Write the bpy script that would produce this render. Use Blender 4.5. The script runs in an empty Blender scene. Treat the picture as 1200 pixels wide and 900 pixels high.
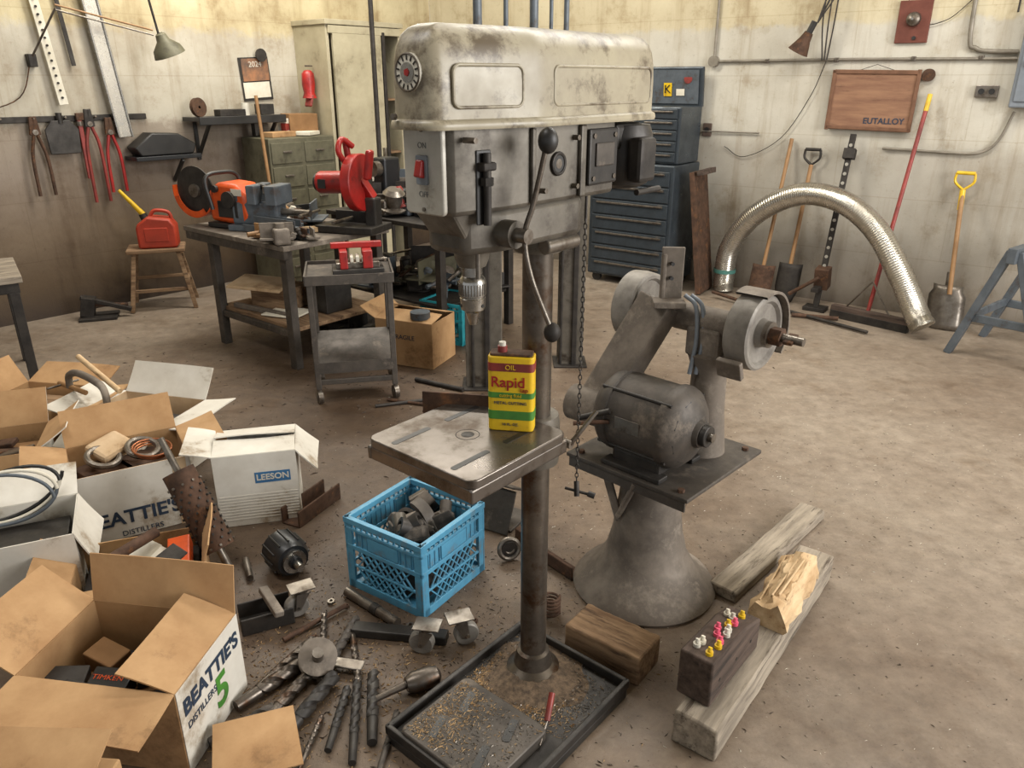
import bpy,math,random
from mathutils import Vector as V, Matrix
random.seed(7)
R=math.radians
def L(h):
    h=h.lstrip('#');o=[]
    for i in (0,2,4):
        c=int(h[i:i+2],16)/255
        o.append(c/12.92 if c<=.04045 else ((c+.055)/1.055)**2.4)
    return (*o,1)
# ---------------- materials
def M(name,c1,c2=None,rough=.6,metal=0,scale=9,bump=.15,c3=None,th3=.62,s3=3,st=None):
    m=bpy.data.materials.new(name);m.use_nodes=True
    nt=m.node_tree;n=nt.nodes;k=nt.links;b=n['Principled BSDF']
    c2=c2 or c1
    tc=n.new('ShaderNodeTexCoord');src=tc.outputs['Object']
    if st:
        mp=n.new('ShaderNodeMapping');mp.inputs['Scale'].default_value=st;k.new(src,mp.inputs['Vector']);src=mp.outputs[0]
    no=n.new('ShaderNodeTexNoise');no.inputs['Scale'].default_value=scale;no.inputs['Detail'].default_value=8;no.inputs['Roughness'].default_value=.65
    k.new(src,no.inputs['Vector'])
    cr=n.new('ShaderNodeValToRGB');cr.color_ramp.elements[0].position=.36;cr.color_ramp.elements[1].position=.64
    cr.color_ramp.elements[0].color=L(c1);cr.color_ramp.elements[1].color=L(c2)
    k.new(no.outputs['Fac'],cr.inputs['Fac']);out=cr.outputs['Color']
    if c3:
        n3=n.new('ShaderNodeTexNoise');n3.inputs['Scale'].default_value=s3;n3.inputs['Detail'].default_value=10;n3.inputs['Roughness'].default_value=.72
        k.new(src,n3.inputs['Vector'])
        r3=n.new('ShaderNodeValToRGB');r3.color_ramp.elements[0].position=th3-.07;r3.color_ramp.elements[1].position=th3+.05
        k.new(n3.outputs['Fac'],r3.inputs['Fac'])
        mx=n.new('ShaderNodeMix');mx.data_type='RGBA'
        k.new(r3.outputs['Color'],mx.inputs[0]);k.new(out,mx.inputs[6]);mx.inputs[7].default_value=L(c3);out=mx.outputs[2]
    k.new(out,b.inputs['Base Color'])
    b.inputs['Roughness'].default_value=rough;b.inputs['Metallic'].default_value=metal
    rr=n.new('ShaderNodeMapRange');rr.inputs['From Min'].default_value=.3;rr.inputs['From Max'].default_value=.7;rr.inputs['To Min'].default_value=max(.05,rough-.12);rr.inputs['To Max'].default_value=min(1,rough+.12)
    k.new(no.outputs['Fac'],rr.inputs['Value']);k.new(rr.outputs[0],b.inputs['Roughness'])
    if bump:
        bp=n.new('ShaderNodeBump');bp.inputs['Strength'].default_value=bump;bp.inputs['Distance'].default_value=.004
        k.new(no.outputs['Fac'],bp.inputs['Height']);k.new(bp.outputs['Normal'],b.inputs['Normal'])
    return m
cover=M('cover_paint','a39a84','8a806c',.42,0,6,.15,'5c503f',.575,9)
cast=M('cast_iron','6b655b','4f4941',.48,.35,9,.3,'352d25',.6,6)
castd=M('cast_dark','3b3733','272421',.5,.35,12,.3)
steel=M('worn_steel','857e75','625a51',.38,.75,14,.15,'45392e',.61,6)
bitm=M('drill_bit_steel','6a625a','48413a',.4,.8,16,.15,'553a26',.6,9)
tablem=M('table_steel','77706a','5c554d',.33,.8,5,.08,'45382c',.58,5)
chrome=M('bright_steel','b9b6b0','8e8a84',.25,.95,20,.05)
colst=M('column_steel','6f675e','4e463e',.36,.75,10,.15,'46301f',.58,9)
dust=M('dusty_iron','766c61','554d45',.7,.25,10,.25,'92877a',.6,5)
dustd=M('dusty_dark_iron','544d46','3d3833',.6,.35,10,.25,'7b7064',.62,5)
rust=M('rust_iron','5b4130','3a2a20',.8,.3,14,.4,'7a5232',.62,10)
dark=M('dark_iron','3a3530','26221f',.6,.4,12,.25)
chipm=M('grime_chips','4e4136','332a22',.9,.0,12,.2)
black=M('black_plastic','1b1a19','242220',.45)
blackm=M('black_paint','2f3032','202123',.35,.3,8,.1,'5a5550',.68,6)
chestm=M('chest_paint','3f464c','30363b',.35,.3,8,.1,'5a5550',.68,6)
yellow=M('yellow','dcb81e','c49c18',.4,0,6,.05,'8a6a20',.64,9)
red=M('red_paint','a6201c','7c1a16',.4,0,8,.08,'421815',.66,6)
redtool=M('red_faded','8e3028','64241e',.5,0,10,.1)
brick=M('red_brown_board','6e3a2c','5a2e22',.7,0,6,.1)
orange=M('orange','d5531c','b04212',.42,0,8,.08,'4a2a18',.64,8)
green=M('green','4c8a34','3a6a2a',.4)
white=M('white_paint','cfcabc','b8b2a4',.5,0,8,.05,'8a8070',.68,10)
plate=M('plate_grey','b4b0a6','9b968b',.45,.2,8,.05,'6a6154',.66,10)
cardb=M('cardboard','b08c62','98744e',.85,0,5,.08,'75583a',.63,4)
cardb2=M('cardboard_inner','8a6742','765636',.9,0,5,.08)
cardp=M('cardboard_pale','c3a988','ab8f6c',.85,0,5,.08,'85694a',.62,5)
cardw=M('cardboard_white','d3cec3','beb7aa',.8,0,4,.08,'8c7a62',.61,4)
ink=M('ink_dark','26364a','1e2a3a',.7)
inkf=M('ink_faded','6a6a68','5a5a58',.7)
blueink=M('ink_blue','3b6d96','2f5c84',.6)
crateb=M('crate_blue','5699b8','427f9f',.45,0,7,.08,'6a6f6c',.6,8)
cyanc=M('crate_cyan','2b98a4','247f8b',.5)
ws=(1,9,9)
wood=M('old_wood','94785a','664d36',.85,0,3.5,.5,'4a3625',.6,4,ws)
woodg=M('grey_wood','a09483','73695c',.9,0,3.5,.6,'4c4136',.6,5,ws)
woodd=M('dark_wood','54443a','362a22',.85,0,3.5,.5,'221b16',.62,5,ws)
woodl=M('light_wood','cdb28c','a78862',.85,0,4,.7,'6e543a',.64,5,(1.2,6,6))
handle=M('wood_handle','98734a','7d5c3a',.6,0,6,.1)
bluegrey=M('bluegrey_paint','5e646a','495056',.5,.2,8,.15,'4a3c32',.62,8)
galv=M('galvanised','cbc6bc','aaa498',.27,.9,10,.02)
whitew=M('grey_wheel','8e8981','6a645d',.6,.3,10,.2)
copper=M('copper','a86a45','8a5236',.4,.7)
greenm=M('green_metal','66624f','514e3d',.6,.2,8,.1,'3f3a2e',.62,7)
cream=M('cream_paint','aca389','938a71',.6,0,3,.08,'756b55',.62,3)
grey=M('grey_panel','777d84','6a7076',.5)
sawdust=M('sawdust','6f5c48','463a2f',.95,0,60,.8)
shav=M('shavings','c9a878','8a6c48',.7,.2,30,.1)
pink=M('pink','e0607a','d04a68',.4)
paper=M('paper','d5cfc0','c4bca8',.8)
class G:
    def __init__(s,name,rough):
        s.m=bpy.data.materials.new(name);s.m.use_nodes=True;s.n=s.m.node_tree.nodes;s.k=s.m.node_tree.links;s.b=s.n['Principled BSDF'];s.b.inputs['Roughness'].default_value=rough
        s.tc=s.n.new('ShaderNodeTexCoord').outputs['Object']
    def noise(s,sc,d=8,r=.65,st=None):
        a=s.n.new('ShaderNodeTexNoise');a.inputs['Scale'].default_value=sc;a.inputs['Detail'].default_value=d;a.inputs['Roughness'].default_value=r
        src=s.tc
        if st:
            mp=s.n.new('ShaderNodeMapping');mp.inputs['Scale'].default_value=st;s.k.new(src,mp.inputs['Vector']);src=mp.outputs[0]
        s.k.new(src,a.inputs['Vector']);return a.outputs['Fac']
    def ramp(s,src,stops):
        r=s.n.new('ShaderNodeValToRGB');e=r.color_ramp.elements;e[0].position=stops[0][0];e[0].color=stops[0][1];e[1].position=stops[-1][0];e[1].color=stops[-1][1]
        for p,c in stops[1:-1]:
            q=e.new(p);q.color=c
        s.k.new(src,r.inputs['Fac']);return r.outputs['Color']
    def mul(s,a,b,f=1):
        m=s.n.new('ShaderNodeMix');m.data_type='RGBA';m.blend_type='MULTIPLY';m.inputs[0].default_value=f;s.k.new(a,m.inputs[6]);s.k.new(b,m.inputs[7]);return m.outputs[2]
    def math(s,op,a,b,c=None):
        m=s.n.new('ShaderNodeMath');m.operation=op
        for i,v in enumerate((a,b,c)):
            if v is None:continue
            if isinstance(v,(int,float)):m.inputs[i].default_value=v
            else:s.k.new(v,m.inputs[i])
        return m.outputs[0]
    def bump(s,h,st,dist):
        bp=s.n.new('ShaderNodeBump');bp.inputs['Strength'].default_value=st;bp.inputs['Distance'].default_value=dist;s.k.new(h,bp.inputs['Height']);s.k.new(bp.outputs[0],s.b.inputs['Normal'])
def g3(*c):return(c[0],c[1],c[2],1)
W1=(1,1,1,1)
def gradmat(name,right):
    g=G(name,.7)
    sp=g.n.new('ShaderNodeSeparateXYZ');g.k.new(g.tc,sp.inputs[0])
    nf=g.noise(5,10,.72)
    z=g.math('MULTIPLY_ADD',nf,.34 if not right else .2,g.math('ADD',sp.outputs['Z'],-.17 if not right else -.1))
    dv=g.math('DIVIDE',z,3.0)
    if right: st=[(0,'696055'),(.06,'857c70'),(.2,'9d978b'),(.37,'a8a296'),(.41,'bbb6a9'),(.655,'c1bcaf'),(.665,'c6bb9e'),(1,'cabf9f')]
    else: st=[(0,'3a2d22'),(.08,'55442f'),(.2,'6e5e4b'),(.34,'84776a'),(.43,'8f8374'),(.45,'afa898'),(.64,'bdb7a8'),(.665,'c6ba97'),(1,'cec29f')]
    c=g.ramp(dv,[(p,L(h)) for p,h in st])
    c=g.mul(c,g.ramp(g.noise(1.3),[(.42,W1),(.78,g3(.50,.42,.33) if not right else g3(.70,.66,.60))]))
    c=g.mul(c,g.ramp(g.noise(1,9,.7,(7,7,.6)),[(.50,W1),(.70,g3(.68,.61,.52))]),.85)
    c=g.mul(c,g.ramp(g.noise(26,8,.8),[(.58,W1),(.68,g3(.55,.49,.42))]),.75)
    c=g.mul(c,g.ramp(g.noise(2.6,10,.75),[(.54,W1),(.64,g3(.78,.72,.64))]),.8)
    cb=g.n.new('ShaderNodeCombineXYZ');g.k.new(sp.outputs['X'],cb.inputs[0]);g.k.new(sp.outputs['Z'],cb.inputs[1])
    br=g.n.new('ShaderNodeTexBrick');br.inputs['Scale'].default_value=1;br.inputs['Brick Width'].default_value=1.6;br.inputs['Row Height'].default_value=.41;br.inputs['Mortar Size'].default_value=.005;br.inputs['Mortar Smooth'].default_value=.8
    br.inputs['Color1'].default_value=W1;br.inputs['Color2'].default_value=g3(.97,.97,.97);br.inputs['Mortar'].default_value=g3(.78,.74,.68);br.offset=.5
    g.k.new(cb.outputs[0],br.inputs['Vector'])
    c=g.mul(c,br.outputs['Color'],.6)
    g.k.new(c,g.b.inputs['Base Color']);g.bump(nf,.4,.012)
    return g.m
def floormat():
    g=G('floor_concrete',.6)
    B=g.noise(13,10,.75)
    c=g.ramp(g.noise(.9,8,.6),[(.3,L('776859')),(.7,L('968a7b'))])
    c=g.mul(c,g.ramp(B,[(.3,g3(.62,.60,.58)),(.7,g3(1.12,1.12,1.12))]))
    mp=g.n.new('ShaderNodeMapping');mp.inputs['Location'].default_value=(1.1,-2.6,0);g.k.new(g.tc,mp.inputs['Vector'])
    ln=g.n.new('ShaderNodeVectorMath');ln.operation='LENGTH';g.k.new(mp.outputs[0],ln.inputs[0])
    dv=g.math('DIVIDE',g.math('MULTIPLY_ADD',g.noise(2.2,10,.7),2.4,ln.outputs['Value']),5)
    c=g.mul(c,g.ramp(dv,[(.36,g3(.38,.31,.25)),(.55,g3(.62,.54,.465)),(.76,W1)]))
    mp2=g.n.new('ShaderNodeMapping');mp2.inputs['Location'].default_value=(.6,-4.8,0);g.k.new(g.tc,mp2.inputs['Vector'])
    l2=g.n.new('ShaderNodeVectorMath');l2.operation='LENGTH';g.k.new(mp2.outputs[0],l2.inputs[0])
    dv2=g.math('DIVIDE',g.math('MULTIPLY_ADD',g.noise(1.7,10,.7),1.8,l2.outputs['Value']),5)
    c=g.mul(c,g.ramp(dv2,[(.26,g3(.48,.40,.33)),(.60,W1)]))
    c=g.mul(c,g.ramp(g.noise(70,6,.8),[(.58,W1),(.66,g3(.5,.42,.35))]),.8)
    c=g.mul(c,g.ramp(g.noise(32,9,.85),[(.32,g3(1.45,1.42,1.38)),(.42,W1)]),.8)
    c=g.mul(c,g.ramp(g.noise(3.1,9,.7),[(.54,W1),(.72,g3(.62,.54,.46))]),.85)
    g.k.new(c,g.b.inputs['Base Color']);g.bump(B,.35,.008)
    g.k.new(g.ramp(g.noise(2.5,8,.7),[(.35,g3(.40,.40,.40)),(.65,g3(.75,.75,.75))]),g.b.inputs['Roughness'])
    return g.m
# ---------------- mesh helpers
COL=bpy.context.scene.collection
def E(name,loc=(0,0,0),rz=0):
    o=bpy.data.objects.new(name,None);COL.objects.link(o);o.location=loc;o.rotation_euler=(0,0,R(rz));o.empty_display_size=.1
    return o
def add(name,vs,fs,mat,par=None,loc=(0,0,0),rot=(0,0,0),bev=0,sm=True,ang=35):
    me=bpy.data.meshes.new(name);me.from_pydata([tuple(v) for v in vs],[],fs);me.update()
    o=bpy.data.objects.new(name,me);COL.objects.link(o);me.materials.append(mat)
    if sm:
        for p in me.polygons:p.use_smooth=True
        me.set_sharp_from_angle(angle=R(ang))
    o.location=loc;o.rotation_euler=tuple(R(a) for a in rot)
    if par:o.parent=par
    if bev:
        b=o.modifiers.new('b','BEVEL');b.width=bev;b.segments=2;b.limit_method='ANGLE';b.angle_limit=R(40)
    return o
BF=[(0,3,2,1),(4,5,6,7),(0,1,5,4),(1,2,6,5),(2,3,7,6),(3,0,4,7)]
def box(name,s,loc,mat,par=None,rot=(0,0,0),bev=.004):
    x,y,z=s[0]/2,s[1]/2,s[2]/2
    vs=[(-x,-y,-z),(x,-y,-z),(x,y,-z),(-x,y,-z),(-x,-y,z),(x,-y,z),(x,y,z),(-x,y,z)]
    return add(name,vs,BF,mat,par,loc,rot,bev,sm=False)
def frame(d):
    d=V(d).normalized();a=V((0,0,1)) if abs(d.z)<.9 else V((1,0,0))
    x=a.cross(d).normalized();return x,d.cross(x),d
def cyl(name,p1,p2,r,mat,par=None,r2=None,n=20,bev=0):
    p1=V(p1);p2=V(p2);r2=r if r2 is None else r2;x,y,d=frame(p2-p1);vs=[];c=(p1+p2)/2
    for p,rr in((p1,r),(p2,r2)):
        for i in range(n):
            a=2*math.pi*i/n;vs.append(p-c+x*rr*math.cos(a)+y*rr*math.sin(a))
    fs=[(i,(i+1)%n,n+(i+1)%n,n+i) for i in range(n)]+[tuple(range(n-1,-1,-1)),tuple(range(n,2*n))]
    return add(name,vs,fs,mat,par,c,(0,0,0),bev)
def lathe(name,prof,mat,par=None,p1=(0,0,0),d=(0,0,1),n=32,closed=False,arc=360,ph=0,jit=0):
    x,y,d=frame(d);p1=V(p1);vs=[];m=len(prof);full=arc>=360;cnt=n if full else n+1
    for i in range(cnt):
        a=R(ph)+R(arc)*i/n;jf=1+jit*(math.sin(3*a+1)+.6*math.sin(7*a)+.5*math.sin(11*a+2))
        for r,z in prof:
            r=max(r,.0003)*jf;vs.append(x*r*math.cos(a)+y*r*math.sin(a)+d*z)
    fs=[];mm=m if closed else m-1
    for i in range(n):
        j=(i+1)%cnt
        for q in range(mm):
            w=(q+1)%m;fs.append((i*m+q,j*m+q,j*m+w,i*m+w))
    return add(name,vs,fs,mat,par,p1)
def ring(name,c,Rr,r,mat,par=None,d=(0,0,1),n=28,k=8):
    return lathe(name,[(Rr+r*math.cos(2*math.pi*i/k),r*math.sin(2*math.pi*i/k)) for i in range(k)],mat,par,c,d,n,True)
def prism(name,pts,th,mat,par=None,loc=(0,0,0),rot=(0,0,0),bev=0):
    n=len(pts);vs=[(x,y,0) for x,y in pts]+[(x,y,th) for x,y in pts]
    fs=[tuple(range(n-1,-1,-1)),tuple(range(n,2*n))]+[(i,(i+1)%n,n+(i+1)%n,n+i) for i in range(n)]
    return add(name,vs,fs,mat,par,loc,rot,bev)
def rrect(x0,x1,y0,y1,r,k=5):
    o=[]
    for cx,cy,a0 in((x1-r,y1-r,0),(x0+r,y1-r,90),(x0+r,y0+r,180),(x1-r,y0+r,270)):
        for i in range(k+1):
            a=R(a0+90*i/k);o.append((cx+r*math.cos(a),cy+r*math.sin(a)))
    return o
def cat(pts,k=8):
    P=[V(p) for p in pts];P=[P[0]*2-P[1]]+P+[P[-1]*2-P[-2]];o=[]
    for i in range(1,len(P)-2):
        a,b,c,d=P[i-1:i+3]
        for j in range(k):
            t=j/k;o.append(.5*((2*b)+(c-a)*t+(2*a-5*b+4*c-d)*t*t+(3*b-a-3*c+d)*t**3))
    o.append(P[-2]);return o
def sweep(name,pts,r,mat,par=None,n=8,smooth=0,rf=None):
    P=cat(pts,smooth) if smooth else [V(p) for p in pts]
    vs=[];m=len(P);x=None;o0=P[0].copy()
    for i,p in enumerate(P):
        d=(P[min(i+1,m-1)]-P[max(i-1,0)]).normalized()
        if x is None:x,y,_=frame(d)
        else:
            x=(x-d*x.dot(d)).normalized();y=d.cross(x)
        rr=rf(i) if rf else r
        for j in range(n):
            a=2*math.pi*j/n;vs.append(p-o0+x*rr*math.cos(a)+y*rr*math.sin(a))
    fs=[(i*n+j,i*n+(j+1)%n,(i+1)*n+(j+1)%n,(i+1)*n+j) for i in range(m-1) for j in range(n)]+[tuple(range(n-1,-1,-1)),tuple(range((m-1)*n,m*n))]
    return add(name,vs,fs,mat,par,o0,ang=60)
def sph(name,c,r,mat,par=None,s=(1,1,1),n=16):
    prof=[(r*math.sin(math.pi*i/10),-r*math.cos(math.pi*i/10)) for i in range(11)]
    o=lathe(name,prof,mat,par,c,(0,0,1),n);o.scale=s;return o
def slab(name,ps,th,mat,par,off=0):
    p=[V(q) for q in ps];nn=(p[1]-p[0]).cross(p[3]-p[0]).normalized()
    vs=[q+nn*off for q in p]+[q+nn*(off+th) for q in p]
    return add(name,vs,BF,mat,par,sm=False)
def text(s,size,loc,rot,mat,par,ex=.0006,al='CENTER',bold=0):
    cu=bpy.data.curves.new('lettering','FONT');cu.body=s;cu.size=size;cu.extrude=ex;cu.align_x=al;cu.align_y='CENTER';cu.offset=bold
    o=bpy.data.objects.new('lettering',cu);COL.objects.link(o);cu.materials.append(mat);o.location=loc;o.rotation_euler=tuple(R(a) for a in rot)
    if par:o.parent=par
    return o
def beam(name,p1,p2,wd,th,mat,par,side,bev=.004):
    p1=V(p1);p2=V(p2);dd=(p2-p1).normalized();s=V(side);s=(s-dd*s.dot(dd)).normalized();u=dd.cross(s)
    vs=[]
    for p in(p1,p2):
        for a,b in((-1,-1),(1,-1),(1,1),(-1,1)):vs.append(p+s*wd/2*a+u*th/2*b)
    return add(name,vs,BF,mat,par,bev=bev,sm=False)
def RW(s,d=0,z=0):return V((-.803+.8*s-.6*d,8.272-.6*s-.8*d,z))
def LW(s,d=0,z=0):return V((-3.36+.664*s+.748*d,5.39+.748*s-.664*d,z))
AR,AL=-36.87,48.4
# ---------------- room
fl=add('floor',[(-9,-5,0),(9,-5,0),(9,12,0),(-9,12,0),(-9,-5,-.2),(9,-5,-.2),(9,12,-.2),(-9,12,-.2)],[(0,1,2,3),(7,6,5,4),(0,4,5,1),(1,5,6,2),(2,6,7,3),(3,7,4,0)],floormat(),sm=False)
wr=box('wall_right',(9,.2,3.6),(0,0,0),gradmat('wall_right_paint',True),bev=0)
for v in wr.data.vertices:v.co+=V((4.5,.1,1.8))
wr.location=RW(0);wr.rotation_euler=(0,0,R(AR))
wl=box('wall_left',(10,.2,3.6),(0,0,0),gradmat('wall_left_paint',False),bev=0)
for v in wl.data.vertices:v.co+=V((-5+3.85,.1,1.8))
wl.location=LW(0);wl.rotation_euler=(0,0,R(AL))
ce=box('ceiling',(18,17,.15),(0,3.5,3.68),cream,bev=0)
# ---------------- camera
cam=bpy.data.cameras.new('camera');co=bpy.data.objects.new('camera',cam);COL.objects.link(co)
co.location=(0,0,1.6);co.rotation_euler=(R(68.5),0,0);cam.lens=27;cam.sensor_width=36;cam.clip_start=.02
bpy.context.scene.camera=co
# ---------------- light
w=bpy.data.worlds.new('w');bpy.context.scene.world=w;w.use_nodes=True
w.node_tree.nodes['Background'].inputs[0].default_value=(.93,.97,1,1);w.node_tree.nodes['Background'].inputs[1].default_value=.6
def area(name,loc,tgt,sx,sy,p,c):
    l=bpy.data.lights.new(name,'AREA');l.shape='RECTANGLE';l.size=sx;l.size_y=sy;l.energy=p;l.color=c
    o=bpy.data.objects.new(name,l);COL.objects.link(o);o.location=loc;o.rotation_euler=(V(tgt)-V(loc)).to_track_quat('-Z','Y').to_euler();return o
area('garage_door_daylight',(4.8,.2,2.2),(.6,3.2,.3),3.0,2.2,310,(1,.98,.955))
area('ceiling_area_light',(-1.2,5.6,3.5),(-1.2,5.6,0),3,.5,135,(1,.955,.86))  # unseen area lamps under the ceiling, this and the next two
area('ceiling_area_light.001',(1.6,3.6,3.5),(1.6,3.6,0),2.6,.5,90,(1,.965,.90))
area('ceiling_area_light.002',(-1.6,1.6,3.5),(-1.5,1.8,0),2.4,.5,50,(1,.965,.91))
vs=bpy.context.scene.view_settings;vs.view_transform='Standard';vs.exposure=.2
# ================= DRILL PRESS
d=E('drill_press',(.06,1.755,0),49.5)
prism('base_plate',rrect(-.43,.12,-.25,.145,.02),.03,castd,d,bev=.004)
for nm,s,l in(('rim_a',(.55,.014,.03),(-.155,-.243,.04)),('rim_b',(.55,.014,.03),(-.155,.138,.04)),('rim_c',(.014,.39,.03),(.113,-.052,.04)),('rim_d',(.014,.39,.03),(-.423,-.052,.04))):
    box(nm,s,l,castd,d,bev=.004)
prism('slotted_pad',rrect(-.42,-.17,-.19,.10,.02),.035,dustd,d,(0,0,.028),bev=.004)
for i,(x,y) in enumerate([(-.35,-.12),(-.35,.03),(-.24,-.12),(-.24,.03)]):
    prism('pad_slot_shade_%d'%i,rrect(-.038,.038,-.011,.011,.008),.002,black,d,(x,y,.0625),(0,0,20))  # black plates on the pad paint in the darkness of its slots
lathe('sawdust_mound',[(.15,.0302),(.12,.033),(.09,.04),(.05,.05)],sawdust,d,(-.02,-.02,0),n=60,jit=.06)
lathe('column_flange',[(.075,.03),(.075,.045),(.055,.06),(.046,.10),(.036,.105)],colst,d)
cyl('column',(0,0,.04),(0,0,1.47),.036,colst,d,n=36)
prism('table_top',rrect(-.365,-.035,-.125,.215,.025),.022,tablem,d,(0,0,.808),bev=.003)
for nm,s,l in(('skirt_a',(.33,.012,.034),(-.2,-.118,.793)),('skirt_b',(.33,.012,.034),(-.2,.207,.793)),('skirt_c',(.012,.33,.034),(-.357,.045,.793))):
    box(nm,s,l,tablem,d,bev=.004)
for i,(x,y,a) in enumerate([(-.29,-.05,0),(-.29,.14,0),(-.12,-.05,0),(-.12,.14,0)]):
    prism('table_slot_shade_%d'%i,rrect(-.058,.058,-.008,.008,.006),.001,black,d,(x,y,.8297),(0,0,a))  # thin black strips on the solid top, slot shade done in colour
lathe('table_bore_shade',[(0,.831),(.014,.831),(.016,.83)],castd,d,(-.2,.045,0))  # dark disc paints the shade of the centre hole
ring('table_bore_ring',(-.2,.045,.8295),.028,.0012,dark,d)
box('table_arm',(.2,.09,.06),(-.12,.03,.765),cast,d,bev=.012)
lathe('table_clamp',[(.036,.70),(.058,.70),(.06,.72),(.06,.81),(.056,.83),(.036,.83)],cast,d)
cyl('clamp_bolt',(.03,-.09,.76),(.03,.09,.76),.011,steel,d)
cyl('clamp_handle',(.03,-.085,.76),(.09,-.12,.84),.006,steel,d)
slab('angle_iron_leg',[(-.13,.27,.80),(-.01,.07,.80),(-.01,.07,.86),(-.13,.27,.86)],.006,rust,d)
box('angle_iron_foot',(.235,.05,.006),(-.05,.185,.802),rust,d,(0,0,-59),.001)
pl=[(-.335,-.055),(-.325,-.062),(-.2,-.082),(.16,-.088),(.2,-.06),(.2,.08),(.16,.1),(-.2,.1),(-.325,.07),(-.335,.06)]
prism('head_casting',pl,.17,cast,d,(0,0,1.36),bev=.01)
pl2=[(-.29,-.045),(-.2,-.075),(.06,-.078),(.085,-.05),(.085,.07),(.06,.09),(-.2,.09),(-.29,.06)]
prism('head_casting_lower',pl2,.09,cast,d,(0,0,1.275),bev=.016)
add('head_chin',[(-.333,-.052,1.37),(-.333,.057,1.37),(-.25,-.06,1.37),(-.25,.07,1.37),(-.262,-.04,1.28),(-.262,.055,1.28),(-.24,-.04,1.28),(-.24,.055,1.28)],[(0,1,5,4),(0,4,6,2),(1,3,7,5),(4,5,7,6),(0,2,3,1),(2,6,7,3)],cast,d,bev=.006,sm=False)
lathe('quill_boss',[(0,1.235),(.03,1.235),(.036,1.25),(.038,1.262),(.045,1.275),(.047,1.30)],cast,d,(-.2,.02,0))
cyl('quill',(-.2,.02,1.21),(-.2,.02,1.26),.022,chrome,d)
lathe('chuck',[(0,1.105),(.009,1.105),(.017,1.132),(.019,1.136),(.026,1.14),(.028,1.165),(.0265,1.167),(.0265,1.17),(.0295,1.172),(.0295,1.2),(.027,1.208),(.018,1.218),(0,1.219)],chrome,d,(-.2,.02,0))
for i in range(28):
    a=i*2*math.pi/28;box('knurl_%d'%i,(.002,.0025,.024),(-.2+.0295*math.cos(a),.02+.0295*math.sin(a),1.186),steel,d,(0,0,math.degrees(a)),0)
for i in range(3):
    a=i*2.1+.6;cyl('chuck_hole_%d'%i,(-.2+.024*math.cos(a),.02+.024*math.sin(a),1.15),(-.2+.0278*math.cos(a),.02+.0278*math.sin(a),1.15),.004,black,d,n=10)
cyl('depth_rod',(-.235,-.03,1.22),(-.235,-.03,1.45),.005,steel,d)
box('depth_slot',(.036,.004,.14),(-.262,-.073,1.41),black,d,(0,0,-8),.002)
cyl('depth_screw',(-.262,-.083,1.34),(-.262,-.083,1.475),.008,dark,d,n=14)
box('depth_stop',(.036,.022,.016),(-.262,-.082,1.45),dark,d);cyl('depth_nut',(-.262,-.083,1.415),(-.262,-.083,1.43),.013,dark,d,n=6)
ring('lock_bore_ring',(-.045,-.088,1.44),.021,.004,dark,d,(0,1,0))
cyl('lock_bore',(-.045,-.07,1.44),(-.045,-.089,1.44),.018,black,d);cyl('lock_bore_inner',(-.045,-.07,1.44),(-.045,-.0895,1.44),.010,steel,d)
cyl('feed_hub_boss',(-.2,-.06,1.315),(-.2,-.105,1.315),.028,cast,d)
cyl('feed_hub',(-.2,-.1,1.315),(-.2,-.135,1.315),.015,steel,d)
sweep('feed_lever',[(-.165,-.15,1.49),(-.185,-.135,1.38),(-.2,-.125,1.315),(-.19,-.135,1.23),(-.155,-.16,1.12)],.0055,steel,d,8,6)
sph('lever_knob_a',(-.163,-.151,1.495),.02,black,d,(1,1,1.25));sph('lever_knob_b',(-.153,-.162,1.112),.018,dark,d,(1,1,1.2))
box('side_rib',(.02,.012,.15),(.035,-.09,1.44),cast,d);box('side_rib_b',(.012,.01,.15),(-.13,-.088,1.44),cast,d)
box('side_panel',(.11,.01,.12),(.11,-.092,1.445),castd,d,bev=.008);box('side_panel_plate',(.07,.006,.05),(.11,-.099,1.45),dustd,d,bev=.003)
for i,(x,z) in enumerate([(-.1,1.39),(-.31,1.50),(.01,1.49),(.01,1.39),(.07,1.49),(.15,1.49),(.07,1.40),(.15,1.40)]):cyl('bolt_%d'%i,(x,-.07,z),(x,-.1,z),.006,steel,d,n=6)
lathe('column_clamp',[(.036,1.24),(.055,1.24),(.058,1.25),(.058,1.29)],cast,d)
cyl('clamp_knob',(-.055,-.06,1.262),(.06,-.06,1.262),.017,steel,d,bev=.003)
box('motor_bracket',(.12,.15,.06),(.25,.0,1.48),castd,d,bev=.01)
lathe('motor_body',[(0,1.36),(.05,1.36),(.07,1.37),(.078,1.385),(.078,1.48),(.07,1.505),(0,1.505)],castd,d,(.275,-.03,0))
box('motor_terminal_box',(.07,.04,.1),(.24,-.115,1.43),dark,d,bev=.01);cyl('motor_bolt',(.2,-.13,1.36),(.30,-.13,1.36),.007,dark,d)
prism('switch_plate',rrect(-.052,.052,-.083,.083,.01),.012,plate,d,(-.336,.002,1.445),(90,0,-90),bev=.003)
prism('switch_collar',rrect(-.015,.015,-.027,.027,.004),.006,grey,d,(-.347,.002,1.445),(90,0,-90),bev=.001)
box('switch_toggle',(.018,.018,.032),(-.354,.002,1.447),red,d,(0,14,0),.003)
text('ON',.015,(-.3485,.002,1.489),(90,0,-90),inkf,d,.0003);text('OFF',.015,(-.3485,.002,1.4),(90,0,-90),inkf,d,.0003)
cyl('plate_screw_a',(-.345,.002,1.517),(-.351,.002,1.517),.004,steel,d,n=10);cyl('plate_screw_b',(-.345,.002,1.372),(-.351,.002,1.372),.004,steel,d,n=10)
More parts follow.
